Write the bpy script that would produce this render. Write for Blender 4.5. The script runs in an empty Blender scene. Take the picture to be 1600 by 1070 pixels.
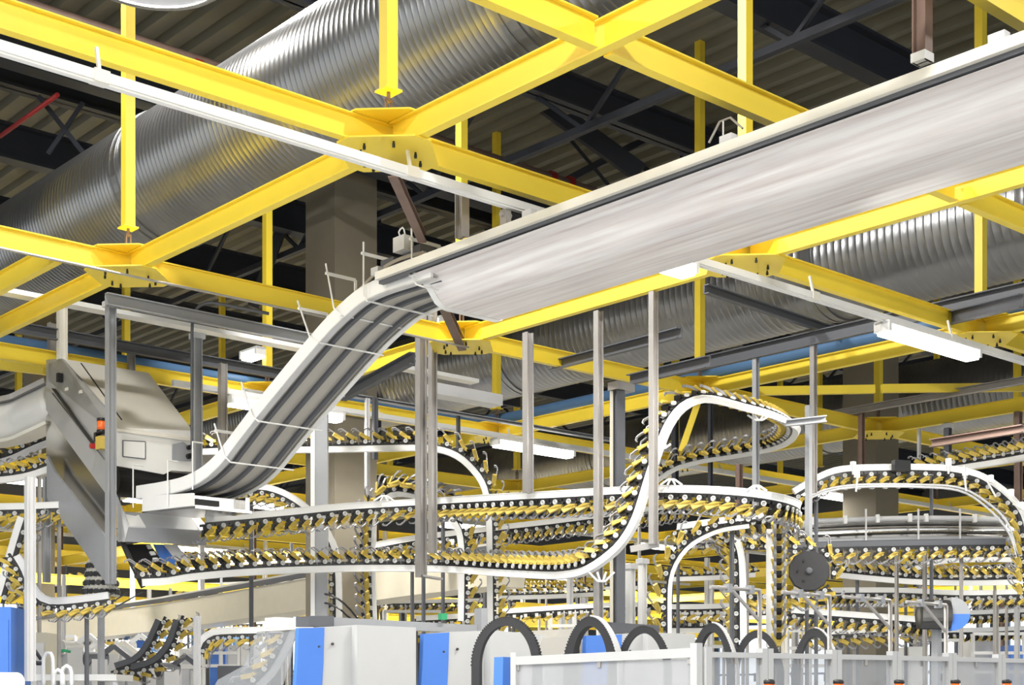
import bpy, math, random
from mathutils import Vector, Matrix
random.seed(7)
sc = bpy.context.scene
# ------------------------------------------------------------------ camera
F_PX, HORIZON, EYE = 2250.0, 1092.5, 1.7
cam_d = bpy.data.cameras.new('camera'); cam = bpy.data.objects.new('camera', cam_d)
sc.collection.objects.link(cam); sc.camera = cam
cam.location = (0, 0, EYE); cam.rotation_euler = (math.pi / 2, 0, 0)
cam_d.sensor_width = 36.0; cam_d.lens = 36.0 * F_PX / 1600.0
cam_d.shift_y = (HORIZON - 535.0) / 1600.0
cam_d.clip_start = 0.05; cam_d.clip_end = 300
# ------------------------------------------------------------------ view / world
sc.view_settings.view_transform = 'Standard'; sc.view_settings.look = 'None'
sc.view_settings.exposure = 0.30; sc.view_settings.gamma = 1.0
sc.view_settings.use_curve_mapping = False
w = bpy.data.worlds.new('world'); sc.world = w; w.use_nodes = True
bg = w.node_tree.nodes['Background']
bg.inputs[0].default_value = (0.93, 0.97, 1.0, 1); bg.inputs[1].default_value = 1.15
sc.cycles.max_bounces = 8; sc.cycles.diffuse_bounces = 4; sc.cycles.glossy_bounces = 3
sc.cycles.transparent_max_bounces = 12; sc.cycles.caustics_reflective = False
# ------------------------------------------------------------------ hall axes: A runs to the far right, B to the far left
TH = 0.7277
CA, SA = math.cos(TH), math.sin(TH)
A = Vector((CA, SA, 0)); B = Vector((-SA, CA, 0)); Z = Vector((0, 0, 1))
def W(u, v, z): return A * u + B * v + Z * (z + EYE)
def ray(x, y):
    d = Vector(((x - 800) / F_PX, 1.0, (HORIZON - y) / F_PX))
    return d
def at(x, y, Y): return ray(x, y) * Y + Z * EYE
def onU(x, y, u):
    d = ray(x, y); return d * (u / d.dot(A)) + Z * EYE
def onV(x, y, v):
    d = ray(x, y); return d * (v / d.dot(B)) + Z * EYE
def onZ(x, y, z):
    d = ray(x, y); return d * (z / d.z) + Z * EYE
# lamps of the hall (rows of fluorescent light; fittings are built further down, none for those out of view)
LAMPS = []
def lamp_light(name, p, axis, length, power, width=0.12, color=(1, 0.97, 0.9)):
    l = bpy.data.lights.new(name, 'AREA'); l.shape = 'RECTANGLE'; l.size = length; l.size_y = width
    l.energy = power; l.color = color
    o = bpy.data.objects.new(name, l); sc.collection.objects.link(o)
    x = axis.normalized(); z = Z.copy(); y = z.cross(x)
    m = Matrix((x, y, z)).transposed().to_4x4(); m.translation = p
    o.matrix_world = m
TUBES = [(8.1, 3.66, 8.1, 9.25), (8.1, 3.66, 12.05, 13.75), (15.6, 3.72, 9.2, 10.9), (15.6, 3.72, 13.55, 15.1), (15.6, 3.72, 20.6, 23.2)]
for (v_, z_, u0_, u1_) in TUBES:
    lamp_light('tube_light', W((u0_ + u1_) / 2, v_, z_ - 0.13), A, u1_ - u0_, 130)
for (u_, v_, p_) in ((-3.0, 0.5, 170), (4.5, -4.0, 110), (-2.0, 7.0, 220), (13.5, 2.0, 120), (3.5, 10.5, 150), (19.0, 7.0, 300), (28.0, 16.0, 450), (13.0, 24.0, 450), (21.0, 26.0, 450), (30.0, 28.0, 450), (9.0, 32.0, 450), (20.0, 36.0, 450), (36.0, 24.0, 450)):
    lamp_light('hall_light', W(u_, v_, 3.6), A, 2.4, p_, 0.3)
# bell lamps (one at top edge), plus unseen lights added to brighten hood and girders
for (p_, e_) in ((at(236, -45, 7.0), 160), (W(3.6, 3.2, 5.7), 370), (W(9.6, 1.2, 5.7), 190), (W(-2.4, 4.6, 5.7), 380), (W(1.0, 10.0, 5.7), 260), (W(5.6, 12.6, 7.4), 130), (W(7.6, 12.2, 7.9), 420), (W(7.4, 9.4, 7.9), 420), (W(7.4, 6.6, 7.9), 250)):
    l = bpy.data.lights.new('bell_and_fill_light', 'AREA'); l.shape = 'DISK'; l.size = 0.6; l.energy = e_; l.color = (1, 0.98, 0.94)
    o = bpy.data.objects.new('bell_and_fill_light', l); sc.collection.objects.link(o); o.location = p_
# ------------------------------------------------------------------ materials
def mat(name, col, rough=0.5, metal=0.0, var=0.08, scale=6.0, emit=0, bump=0.0, bscale=80, alpha=1.0, spec=0.5, coat=0):
    m = bpy.data.materials.new(name); m.use_nodes = True
    n, l = m.node_tree.nodes, m.node_tree.links
    p = n['Principled BSDF']
    p.inputs['Roughness'].default_value = rough; p.inputs['Metallic'].default_value = metal
    p.inputs['Specular IOR Level'].default_value = spec; p.inputs['Coat Weight'].default_value = coat
    c = (*col, 1)
    if emit:
        p.inputs['Base Color'].default_value = c
        p.inputs['Emission Color'].default_value = c; p.inputs['Emission Strength'].default_value = emit
        return m
    if var:
        t = n.new('ShaderNodeTexCoord'); x = n.new('ShaderNodeTexNoise'); x.inputs['Scale'].default_value = scale
        x.inputs['Detail'].default_value = 4
        r = n.new('ShaderNodeMixRGB'); r.inputs[1].default_value = tuple(max(0, k * (1 - var)) for k in col) + (1,)
        r.inputs[2].default_value = tuple(min(1, k * (1 + var)) for k in col) + (1,)
        l.new(t.outputs['Object'], x.inputs['Vector']); l.new(x.outputs['Fac'], r.inputs[0]); l.new(r.outputs[0], p.inputs['Base Color'])
        if bump:
            b = n.new('ShaderNodeBump'); b.inputs['Strength'].default_value = bump; b.inputs['Distance'].default_value = 0.01
            y = n.new('ShaderNodeTexNoise'); y.inputs['Scale'].default_value = bscale
            l.new(t.outputs['Object'], y.inputs['Vector']); l.new(y.outputs['Fac'], b.inputs['Height']); l.new(b.outputs[0], p.inputs['Normal'])
    else:
        p.inputs['Base Color'].default_value = c
    if alpha < 1: p.inputs['Alpha'].default_value = alpha
    return m
M = {}
M['yellow'] = mat('yellow_paint', (0.90, 0.68, 0.055), 0.42, 0, 0.07, 2.5)
M['white'] = mat('white_enamel', (0.80, 0.80, 0.79), 0.35, 0, 0.03)
M['cream'] = mat('cream_enamel', (0.78, 0.75, 0.67), 0.45, 0, 0.04)
M['beige'] = mat('beige_enamel', (0.52, 0.49, 0.41), 0.5, 0, 0.06)
M['mgrey'] = mat('mid_grey_enamel', (0.40, 0.40, 0.395), 0.4, 0.1, 0.04)
M['grey'] = mat('grey_enamel', (0.33, 0.34, 0.36), 0.42, 0, 0.05)
M['lgrey'] = mat('light_grey_enamel', (0.60, 0.60, 0.61), 0.4, 0, 0.04)
M['dgrey'] = mat('dark_grey_enamel', (0.10, 0.105, 0.12), 0.5, 0, 0.08)
M['navy'] = mat('blue_black_steel', (0.022, 0.025, 0.036), 0.55, 0, 0.12)
M['black'] = mat('black_plastic', (0.012, 0.012, 0.013), 0.4, 0, 0.1)
M['rubber'] = mat('black_rubber', (0.028, 0.028, 0.031), 0.65, 0, 0.15, 20)
M['steel'] = mat('bare_steel', (0.43, 0.41, 0.395), 0.45, 0.6, 0.12, 9)
M['rust'] = mat('primed_brown_steel', (0.19, 0.125, 0.10), 0.55, 0.1, 0.25, 8)
M['shiny'] = mat('polished_sheet_steel', (0.62, 0.60, 0.57), 0.16, 1.0, 0.08, 3)
M['panel'] = mat('pale_panel_enamel', (0.47, 0.475, 0.48), 0.4, 0, 0.03)
M['blue'] = mat('blue_enamel', (0.065, 0.19, 0.60), 0.4, 0, 0.04)
M['pipeblue'] = mat('blue_pipe_paint', (0.09, 0.19, 0.36), 0.45, 0, 0.08)
M['red'] = mat('red_paint', (0.45, 0.03, 0.03), 0.45, 0, 0.08)
M['buff'] = mat('buff_enamel', (0.76, 0.70, 0.56), 0.4, 0, 0.05)
M['concrete'] = mat('painted_concrete', (0.21, 0.185, 0.14), 0.8, 0, 0.07, 4, bump=0.15)
M['floor'] = mat('floor_screed', (0.40, 0.40, 0.39), 0.5, 0, 0.12, 0.7)
M['wall'] = mat('slate_wall_paint', (0.13, 0.135, 0.15), 0.7, 0, 0.05, 0.6)
M['roof'] = mat('khaki_roof_sheet', (0.175, 0.162, 0.122), 0.6, 0.1, 0.18, 1.1)
M['belly'] = mat('buff_sheet', (0.50, 0.48, 0.44), 0.4, 0.2, 0.05)
M['jaw'] = mat('yellow_plastic', (0.60, 0.44, 0.085), 0.38, 0, 0.1, 30)
M['wire'] = mat('dull_wire', (0.30, 0.30, 0.32), 0.4, 0.3, 0.1)
M['roller'] = mat('white_nylon', (0.58, 0.58, 0.57), 0.4, 0, 0.03)
M['green'] = mat('green_plastic', (0.03, 0.32, 0.14), 0.45, 0, 0.05)
M['orange'] = mat('orange_lens', (0.95, 0.17, 0.03), 0.25, 0, 0.05)
M['tube'] = mat('fluorescent_tube', (1.0, 0.98, 0.93), emit=6)
M['sky'] = mat('daylight_pane', (0.90, 0.95, 1.0), emit=1.1)
M['clear'] = mat('clear_guard_sheet', (0.40, 0.42, 0.45), 0.12, 0, 0.02, alpha=0.38)
M['frost'] = mat('milky_guard_sheet', (0.42, 0.43, 0.45), 0.18, 0, 0.02, alpha=0.55)

def duct_mat():
    m = bpy.data.materials.new('spiral_galvanised_duct'); m.use_nodes = True
    n, l = m.node_tree.nodes, m.node_tree.links; p = n['Principled BSDF']
    p.inputs['Metallic'].default_value = 0.85; p.inputs['Roughness'].default_value = 0.30
    t = n.new('ShaderNodeTexCoord'); x = n.new('ShaderNodeTexNoise'); x.inputs['Scale'].default_value = 1.3
    r = n.new('ShaderNodeMixRGB'); r.inputs[1].default_value = (0.20, 0.205, 0.215, 1); r.inputs[2].default_value = (0.36, 0.36, 0.365, 1)
    l.new(t.outputs['Object'], x.inputs['Vector']); l.new(x.outputs['Fac'], r.inputs[0]); l.new(r.outputs[0], p.inputs['Base Color'])
    return m
M['duct'] = duct_mat()

def stream_mat():
    """pale newsprint stream: fine long streaks of print along the run of the conveyor (object Y)"""
    m = bpy.data.materials.new('newsprint_stream'); m.use_nodes = True
    n, l = m.node_tree.nodes, m.node_tree.links; p = n['Principled BSDF']
    p.inputs['Roughness'].default_value = 0.38
    t = n.new('ShaderNodeTexCoord'); mp = n.new('ShaderNodeMapping'); mp.inputs['Rotation'].default_value = (0, 0, -TH)
    mp.inputs['Scale'].default_value = (1, 1, 1)
    s2 = n.new('ShaderNodeMapping'); s2.inputs['Scale'].default_value = (13.0, 0.45, 13.0)
    x = n.new('ShaderNodeTexNoise'); x.inputs['Scale'].default_value = 1.6; x.inputs['Detail'].default_value = 5
    r = n.new('ShaderNodeValToRGB')
    e = r.color_ramp.elements
    e[0].position = 0.25; e[0].color = (0.54, 0.46, 0.46, 1); e[1].position = 0.66; e[1].color = (0.87, 0.85, 0.85, 1)
    k = r.color_ramp.elements.new(0.40); k.color = (0.70, 0.645, 0.645, 1)
    l.new(t.outputs['Object'], mp.inputs['Vector']); l.new(mp.outputs[0], s2.inputs['Vector']); l.new(s2.outputs[0], x.inputs['Vector'])
    l.new(x.outputs['Fac'], r.inputs[0]); l.new(r.outputs[0], p.inputs['Base Color'])
    return m
M['stream'] = stream_mat()

# ------------------------------------------------------------------ mesh building
class MB:
    def __init__(s): s.v = []; s.f = []; s.sm = []; s.mi = []
    def add(s, verts, faces, smooth=False, mi=0):
        k = len(s.v); s.v += [Vector(q) for q in verts]
        for f in faces: s.f.append([i + k for i in f]); s.sm.append(smooth); s.mi.append(mi)
        return s
    def box(s, c, x, y, z, mi=0, bev=0.0):
        """c centre; x, y, z full-length edge vectors"""
        c, x, y, z = Vector(c), Vector(x) / 2, Vector(y) / 2, Vector(z) / 2
        if x.cross(y).dot(z) < 0: x = -x
        vs = [c + x * i + y * j + z * k for i in (-1, 1) for j in (-1, 1) for k in (-1, 1)]
        return s.add(vs, [(0, 1, 3, 2), (4, 6, 7, 5), (0, 4, 5, 1), (2, 3, 7, 6), (0, 2, 6, 4), (1, 5, 7, 3)], mi=mi)
    def bar(s, p, q, wdt, hgt, up=Z, mi=0):
        p, q = Vector(p), Vector(q); d = q - p; t = d.normalized()
        up = Vector(up)
        if abs(t.dot(up)) > 0.98: up = A
        sd = t.cross(up).normalized(); n = sd.cross(t)
        return s.box((p + q) / 2, d, sd * wdt, n * hgt, mi)
    def sweep(s, path, prof, n0=Z, smooth=False, mi=0, closed=True, caps=True, fixed=None):
        """prof: (n, b) points in the frame normal/lateral"""
        fr = frames(path, n0, fixed); m = len(prof); vs = []
        for (p, t, n, b) in fr:
            for (a, c) in prof: vs.append(p + n * a + b * c)
        fs = []
        for i in range(len(path) - 1):
            for j in range(m if closed else m - 1):
                k = (j + 1) % m
                fs.append((i * m + j, i * m + k, (i + 1) * m + k, (i + 1) * m + j))
        s.add(vs, fs, smooth, mi)
        if caps and closed:
            L = len(s.v) - len(vs)
            s.f.append([L + j for j in range(m)][::-1]); s.sm.append(False); s.mi.append(mi)
            L2 = L + (len(path) - 1) * m
            s.f.append([L2 + j for j in range(m)]); s.sm.append(False); s.mi.append(mi)
        return s
    def tube(s, path, r, n=8, mi=0, caps=True):
        path = [Vector(p) for p in path]
        prof = [(r * math.cos(6.28318 * i / n), r * math.sin(6.28318 * i / n)) for i in range(n)]
        t = (path[1] - path[0]).normalized(); n0 = Z if abs(t.z) < 0.9 else A
        return s.sweep(path, prof, n0, n > 6, mi, True, caps)
    def prism(s, pts, ext, mi=0):
        """polygon pts extruded by vector ext"""
        pts = [Vector(p) for p in pts]; ext = Vector(ext); n = len(pts)
        nor = Vector((0, 0, 0))
        for i in range(n): nor += pts[i].cross(pts[(i + 1) % n])
        if nor.dot(ext) > 0: pts = pts[::-1]
        vs = pts + [p + ext for p in pts]
        return s.add(vs, [tuple(range(n)), tuple(range(2 * n - 1, n - 1, -1))] + [((i + 1) % n, i, i + n, (i + 1) % n + n) for i in range(n)], mi=mi)
    def lathe(s, c, axis, prof, n=24, mi=0, smooth=True):
        """prof: (height along axis, radius)"""
        c, ax = Vector(c), Vector(axis).normalized()
        x = ax.orthogonal().normalized(); y = ax.cross(x); vs = []
        for (h, r) in prof:
            for i in range(n):
                a = 6.2831853 * i / n; vs.append(c + ax * h + (x * math.cos(a) + y * math.sin(a)) * r)
        fs = []
        for k in range(len(prof) - 1):
            for i in range(n):
                j = (i + 1) % n; fs.append((k * n + i, k * n + j, (k + 1) * n + j, (k + 1) * n + i))
        return s.add(vs, fs, smooth, mi)
    def cyl(s, p, q, r, n=16, mi=0):
        p, q = Vector(p), Vector(q); L = (q - p).length
        return s.lathe(p, q - p, [(0, 0.0001), (0, r), (0, r), (L, r), (L, r), (L, 0.0001)], n, mi, n > 8)
    def mesh(s, name, mats, off=Vector((0, 0, 0))):
        me = bpy.data.meshes.new(name); me.from_pydata([tuple(p - off) for p in s.v], [], s.f)
        for m in (mats if isinstance(mats, (list, tuple)) else [mats]): me.materials.append(M[m] if isinstance(m, str) else m)
        me.polygons.foreach_set('use_smooth', s.sm); me.polygons.foreach_set('material_index', s.mi)
        me.update(); return me
    def base(s):
        lo = Vector([min(p[i] for p in s.v) for i in range(3)]); hi = Vector([max(p[i] for p in s.v) for i in range(3)])
        return Vector(((lo.x + hi.x) / 2, (lo.y + hi.y) / 2, lo.z))
def frames(path, n0=Z, fixed=None):
    path = [Vector(p) for p in path]; out = []; n = None
    for i, p in enumerate(path):
        t = (path[min(i + 1, len(path) - 1)] - path[max(i - 1, 0)]).normalized()
        ref = Vector(fixed) if fixed is not None else (Vector(n0) if n is None else n)
        n = (ref - t * ref.dot(t))
        n = n.normalized() if n.length > 1e-5 else t.orthogonal().normalized()
        out.append((p, t, n, t.cross(n)))
    return out
def spline(pts, step=0.08):
    """Catmull-Rom through the points, resampled at even steps"""
    pts = [Vector(p) for p in pts]
    P = [pts[0] * 2 - pts[1]] + pts + [pts[-1] * 2 - pts[-2]]; dense = []
    for i in range(1, len(P) - 2):
        a, b, c, d = P[i - 1:i + 3]; k = 14
        for j in range(k):
            t = j / k
            dense.append(0.5 * (2 * b + (c - a) * t + (2 * a - 5 * b + 4 * c - d) * t * t + (3 * b - a - 3 * c + d) * t ** 3))
    dense.append(pts[-1].copy())
    L = [0]
    for i in range(1, len(dense)): L.append(L[-1] + (dense[i] - dense[i - 1]).length)
    n = max(2, int(round(L[-1] / step))); out = []; k = 0
    for i in range(n + 1):
        d = L[-1] * i / n
        while k < len(L) - 2 and L[k + 1] < d: k += 1
        f = (d - L[k]) / max(1e-9, L[k + 1] - L[k]); out.append(dense[k].lerp(dense[k + 1], min(1, max(0, f))))
    return out
def link(o): sc.collection.objects.link(o); return o
def tag(o, label, cat, group=None, kind=None):
    o['label'] = label; o['category'] = cat
    if group: o['group'] = group
    if kind: o['kind'] = kind
    return o
def thing(name, label, cat, p, group=None):
    o = link(bpy.data.objects.new(name, None)); o.location = p; o.empty_display_size = 0.1
    return tag(o, label, cat, group)
def part(name, mb, m, root, label=None, parent=None):
    """mesh in world coordinates under root (a thing without rotation); parent = the part it belongs to"""
    o = link(bpy.data.objects.new(name, mb.mesh(name, m, root.location))); o.parent = parent or root
    if label: o['label'] = label
    return o
def single(name, mb, m, label, cat, group=None, kind=None):
    b = mb.base(); o = link(bpy.data.objects.new(name, mb.mesh(name, m, b))); o.location = b
    return tag(o, label, cat, group, kind)
def struct(name, mb, m):
    b = mb.base(); o = link(bpy.data.objects.new(name, mb.mesh(name, m, b))); o.location = b; o['kind'] = 'structure'
    return o
# ================================================================== SETTING
RZ = 8.5            # underside of the roof above the eye
mb = MB(); mb.prism([W(-14, -14, -EYE), W(52, -14, -EYE), W(52, 50, -EYE), W(-14, 50, -EYE)], -Z * 0.2); struct('floor', mb, 'floor')
mb = MB(); u = -14.0; top = []
P_ = 0.36
prof = []
while u < 50:
    prof += [(u, 0.0), (u + 0.10, 0.0), (u + 0.15, 0.09), (u + 0.31, 0.09)]; u += P_
vs = []; fs = []
for (a, h) in prof: vs += [W(a, -14, RZ + h), W(a, 48, RZ + h)]
for i in range(len(prof) - 1): fs.append((2 * i, 2 * i + 1, 2 * i + 3, 2 * i + 2))
mb.add(vs, fs); mb.prism([W(-14, -14, RZ + 0.25), W(50, -14, RZ + 0.25), W(50, 48, RZ + 0.25), W(-14, 48, RZ + 0.25)], Z * 0.1)
struct('ceiling', mb, 'roof')
# far walls with a band of daylight windows low down
def far_wall(name, p0, p1, wins):
    d = (p1 - p0); t = d.normalized(); nrm = Vector((-t.y, t.x, 0)); L = d.length
    if nrm.y < 0: nrm = -nrm
    mb = MB(); z0, z1 = 0.6, 4.9
    mb.prism([p0, p1, p1 + Z * z0, p0 + Z * z0], nrm * 0.3)
    mb.prism([p0 + Z * z1, p1 + Z * z1, p1 + Z * 10.5, p0 + Z * 10.5], nrm * 0.3)
    x = 0
    for (a, b) in wins + [(L, L)]:
        if a > x: mb.prism([p0 + t * x + Z * z0, p0 + t * a + Z * z0, p0 + t * a + Z * z1, p0 + t * x + Z * z1], nrm * 0.3)
        x = b
    struct(name, mb, 'wall')
    return [(p0 + t * a + Z * z0, t * (b - a), Z * (z1 - z0), nrm) for (a, b) in wins]
wl = far_wall('wall_back', W(-14, 46, -EYE), W(50, 46, -EYE), [(18 + 3.2 * i, 20.6 + 3.2 * i) for i in range(13)])
wl += far_wall('wall_right', W(48, 46, -EYE), W(48, -14, -EYE), [(2 + 3.4 * i, 4.8 + 3.4 * i) for i in range(12)])
for k, (p, t, h, nrm) in enumerate(wl):
    fr = MB(); tt = t.normalized()
    for a in (0.04, t.length / 2, t.length - 0.04): fr.box(p + tt * a + h / 2 + nrm * 0.1, tt * 0.08, h, nrm * 0.1)
    for z in (0.04, h.z / 2, h.z - 0.04): fr.box(p + t / 2 + Z * z + nrm * 0.1, t, Z * 0.08, nrm * 0.1)
    f = struct('window_%d' % (k + 1), fr, 'pipeblue')
    g = MB(); g.box(p + t / 2 + h / 2 + nrm * 0.2, t, h, nrm * 0.02)
    part('pane', g, 'sky', f)
# concrete columns and steel columns
def column(name, x0, x1, Y, m, z1=RZ, steel=False, z0=-EYE):
    p = at(x0, 900, Y); q = at(x1, 900, Y); wd = (q - p).length; c = (p + q) / 2; mb = MB()
    c.z = z0 + EYE; hgt = z1 - z0; c.y += wd / 2
    if steel:
        mb.box(c + Z * hgt / 2, A * wd * 0.12, B * wd, Z * hgt)
        for s in (-1, 1): mb.box(c + Z * hgt / 2 + B * s * wd * 0.5, A * wd * 0.8, B * wd * 0.12, Z * hgt)
    else: mb.box(c + Z * hgt / 2, A * wd * 0.72, B * wd * 0.72, Z * hgt)
    return struct(name, mb, m)
column('concrete_column', 470, 583, 20.4, 'concrete')
column('concrete_column', 1328, 1414, 25.0, 'concrete')
column('concrete_column', 28, 78, 29.6, 'concrete')
column('roof_strut', 1074, 1122, 21.5, 'navy', steel=True, z0=4.9)
column('roof_strut', 764, 806, 24.0, 'navy', steel=True, z0=4.9)
column('roof_strut', 562, 590, 25.0, 'navy', steel=True, z0=4.5)
# dark roof steel: girders along A, lattice trusses between them
def roof_girder(v, z0, z1, u0=-10, u1=48, wd=0.24):
    mb = MB()
    for (a, b, q) in ((z0, z0 + 0.04, wd), (z1 - 0.04, z1, wd), (z0, z1, 0.03)): mb.box(W((u0 + u1) / 2, v, (a + b) / 2), A * (u1 - u0), B * q, Z * (b - a))
    struct('roof_girder', mb, 'navy')
for v_, z0_ in ((9.98, 7.40), (8.6, 7.95), (16.46, 7.40), (19.4, 7.40), (22.6, 7.5), (25.8, 7.4), (30.5, 7.4), (36, 7.4), (5.0, 7.7)): roof_girder(v_, z0_, z0_ + 0.5)
def truss(u):
    mb = MB(); v0, v1 = -8, 46
    mb.bar(W(u, v0, 8.36), W(u, v1, 8.36), 0.1, 0.12); mb.bar(W(u, v0, 7.1), W(u, v1, 7.1), 0.09, 0.09)
    v = v0; k = 0
    while v < v1 - 1.6:
        mb.bar(W(u, v, 7.1 if k % 2 else 8.36), W(u, v + 1.6, 8.36 if k % 2 else 7.1), 0.05, 0.05, A); v += 1.6; k += 1
    struct('roof_truss', mb, 'navy')
for u_ in (10.9, 12.6, 18.5, 20.3, 26.5, 28.4, 34): truss(u_)

def roof_brace(p, q, wd):
    mb = MB(); mb.bar(p, q, wd * 0.5, wd); struct('roof_brace', mb, 'navy')
for (a_, b_, w_) in (((834, 150, 21), (1000, 270, 21), 0.26), ((850, 300, 22), (1080, 180, 22), 0.10), ((880, 205, 22), (960, 300, 22), 0.05), ((450, 330, 23), (395, 480, 23), 0.16), ((960, 230, 23), (1060, 300, 23), 0.07), ((60, 150, 18), (135, 245, 18), 0.06), ((130, 160, 18), (75, 240, 18), 0.05),
        ((310, 0, 20), (325, 92, 20), 0.09), ((230, 50, 20), (460, 20, 20), 0.05), ((240, 52, 20), (300, 10, 20), 0.04)): roof_brace(at(*a_), at(*b_), w_)
for v_, z0_ in ((13.6, 7.75), (18.0, 7.8)): roof_girder(v_, z0_, z0_ + 0.42)
# ================================================================== HANGING YELLOW STEEL GRID
ZB, ZT = 3.915, 4.105
U0, V0, CELL = 6.2, 8.29, 4.0
def ibeam(p, q, wd=0.075, zb=ZB, zt=ZT):
    mb = MB(); d = q - p; t = d.normalized(); sd = t.cross(Z)
    c = (p + q) / 2
    mb.box(c + Z * ((zb + zt) / 2), d, sd * 0.012, Z * (zt - zb - 0.02))
    mb.box(c + Z * (zb + 0.006), d, sd * wd, Z * 0.012); mb.box(c + Z * (zt - 0.006), d, sd * wd, Z * 0.012)
    return mb
def girder(u0, v0, u1, v1, label, group=None, dz=0.0):
    mb = ibeam(W(u0, v0, 0), W(u1, v1, 0), zb=ZB + dz, zt=ZT + dz - 0.0)
    return single('steel_girder', mb, 'yellow', label, 'girder', group)
H = 0.06
girder(-1.0, V0, 14.2 + 16, V0, 'long yellow steel girder directly above the unlit white lamp rail, crossing under the large duct')
girder(-1.0, V0 + 4, 30.2, V0 + 4, 'long yellow steel girder passing over the hooded grey transfer machine and behind the curved conveyor')
girder(4.0, V0 - 4, 30.2, V0 - 4, 'yellow steel girder crossing the top corner above the white stream conveyor and brown hanger')
girder(1.0, 6.15, U0 - H, 6.15, 'short yellow girder coming down from the top edge to the bare crossing without plates')
girder(U0 + H, 6.15, U0 + CELL - H, 6.15, 'short yellow girder from the bare crossing down behind the white stream conveyor')
girder(U0 + CELL + H, 6.15, U0 + 2 * CELL - H, 6.15, 'short yellow girder stub emerging under the white stream conveyor beside the second duct')
for v0_, v1_, lb in ((-1.7, 0.29, None), (0.29, V0 - 4, None), (V0 - 4, V0, 'yellow steel girder rising to the top edge along the near side of the large duct'), (V0, V0 + 4, 'yellow steel girder between the two plated joints that hang below the large duct'),
                     (V0 + 4, V0 + 8, 'yellow steel girder running away from the joint above the hooded machine')):
    if lb: girder(U0, v0_ + H, U0, v1_ - H, lb)
girder(5.55, V0 + 4 + H, 5.55, V0 + 8 - H, 'yellow girder stub parallel to and just outside the one above the hooded machine')
girder(U0 + CELL, V0 + H, U0 + CELL, V0 + 4 - H, 'yellow girder carrying the slim hanging posts below the white stream conveyor')
girder(U0 + CELL, V0 - 4 + H, U0 + CELL, V0 - H, 'yellow girder between the white stream conveyor and the second ribbed duct')
girder(U0 + CELL, V0 + 4 + H, U0 + CELL, V0 + 8 - H, 'yellow girder passing behind the descending curved conveyor towards the blue pipe')
FARG = 'far yellow girders of the hanging steel grid'
FARL = 'one of the yellow steel girders of the hanging grid, far back in the hall'
for j in range(2, 9): girder(-2.0 if j < 4 else 2, V0 + 4 * j, 44, V0 + 4 * j, FARL, FARG)
for i in range(0, 10):
    for j in range(-1, 8):
        if i < 2 and j < 2: continue
        u_, v_ = U0 + 4 * i, V0 + 4 * j
        if i == 2 and j < 2: lab = ['yellow girder crossing beyond the lit lamp over the end of the second duct', 'yellow girder lying under the blue pipe behind the looping gripper conveyor', 'yellow girder'][0 if j < 0 else 1]; grp = 'yellow girders under the blue pipe'; lab = 'yellow girder of the line that runs just below the blue pipe'
        else: lab, grp = FARL, FARG
        girder(u_, v_ + H, u_, v_ + 4 - H, lab, grp)
# flat yellow tie across one bay and light braces
mb = MB(); mb.bar(at(1178, 611, 18.9), at(1366, 608, 19.2), 0.07, 0.11); mb.bar(at(1378, 607, 19.25), at(1600, 605, 19.8), 0.07, 0.11)
single('cross_tie', mb, 'yellow', 'level yellow tie bar spanning a bay under the third duct', 'tie bar')
mb = MB(); mb.bar(at(1092, 624, 18.6), at(1064, 706, 18.6), 0.08, 0.08); single('diagonal_brace', mb, 'yellow', 'short slanted yellow brace seen through the tall loop of gripper conveyor', 'brace')
# plated joints of the grid
def joint(u, v, label, group=None):
    r = thing('joint_plate', label, 'joint plate', W(u, v, ZB - 0.03), group)
    for (z, nm) in ((ZT + 0.002, 'top_plate'), (ZB - 0.014, 'bottom_plate')):
        mb = MB(); s = 0.34 if nm == 'top_plate' else 0.40
        mb.prism([W(u - s, v - 0.07, z), W(u - 0.07, v - s, z), W(u + 0.07, v - s, z), W(u + s, v - 0.07, z), W(u + s, v + 0.07, z), W(u + 0.07, v + s, z), W(u - 0.07, v + s, z), W(u - s, v + 0.07, z)], Z * 0.012)
        part(nm, mb, 'yellow', r)
    for (a, b) in ((0.12, -0.16), (0.25, -0.05), (-0.12, -0.22), (-0.25, -0.05), (0.05, 0.25), (0.25, 0.06), (-0.2, 0.06), (-0.05, 0.22)):
        mb = MB(); p = W(u + a, v + b, ZB - 0.055); mb.cyl(p, p + Z * 0.025, 0.012, 6); mb.cyl(p + Z * 0.02, p + Z * 0.042, 0.008, 8)
        part('bolt', mb, 'black', r)
    return r
joint(U0, V0, 'yellow plated girder joint behind the middle of the unlit lamp rail')
joint(U0, V0 + 4, 'yellow plated girder joint above the hooded transfer machine')
joint(U0 + 4, V0 + 4, 'yellow plated girder joint below the open end of the white stream conveyor')
joint(U0 + 4, V0, 'yellow plated girder joint beside the first lit lamp')
joint(U0 + 8, V0, 'yellow plated girder joint at the far end of the second lit lamp')
joint(U0 + 8, V0 + 4, 'yellow plated girder joint behind the top of the tall conveyor loop')
joint(U0 + 12, V0 + 4, 'yellow plated girder joint above the arched gripper conveyor on the far side')
for (i, j) in ((2, 2), (3, 2), (1, 2), (4, 3), (3, 3), (2, 3), (4, 2)): joint(U0 + 4 * i, V0 + 4 * j, 'yellow plated girder joint far back in the hanging grid', 'far plated joints')
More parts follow.
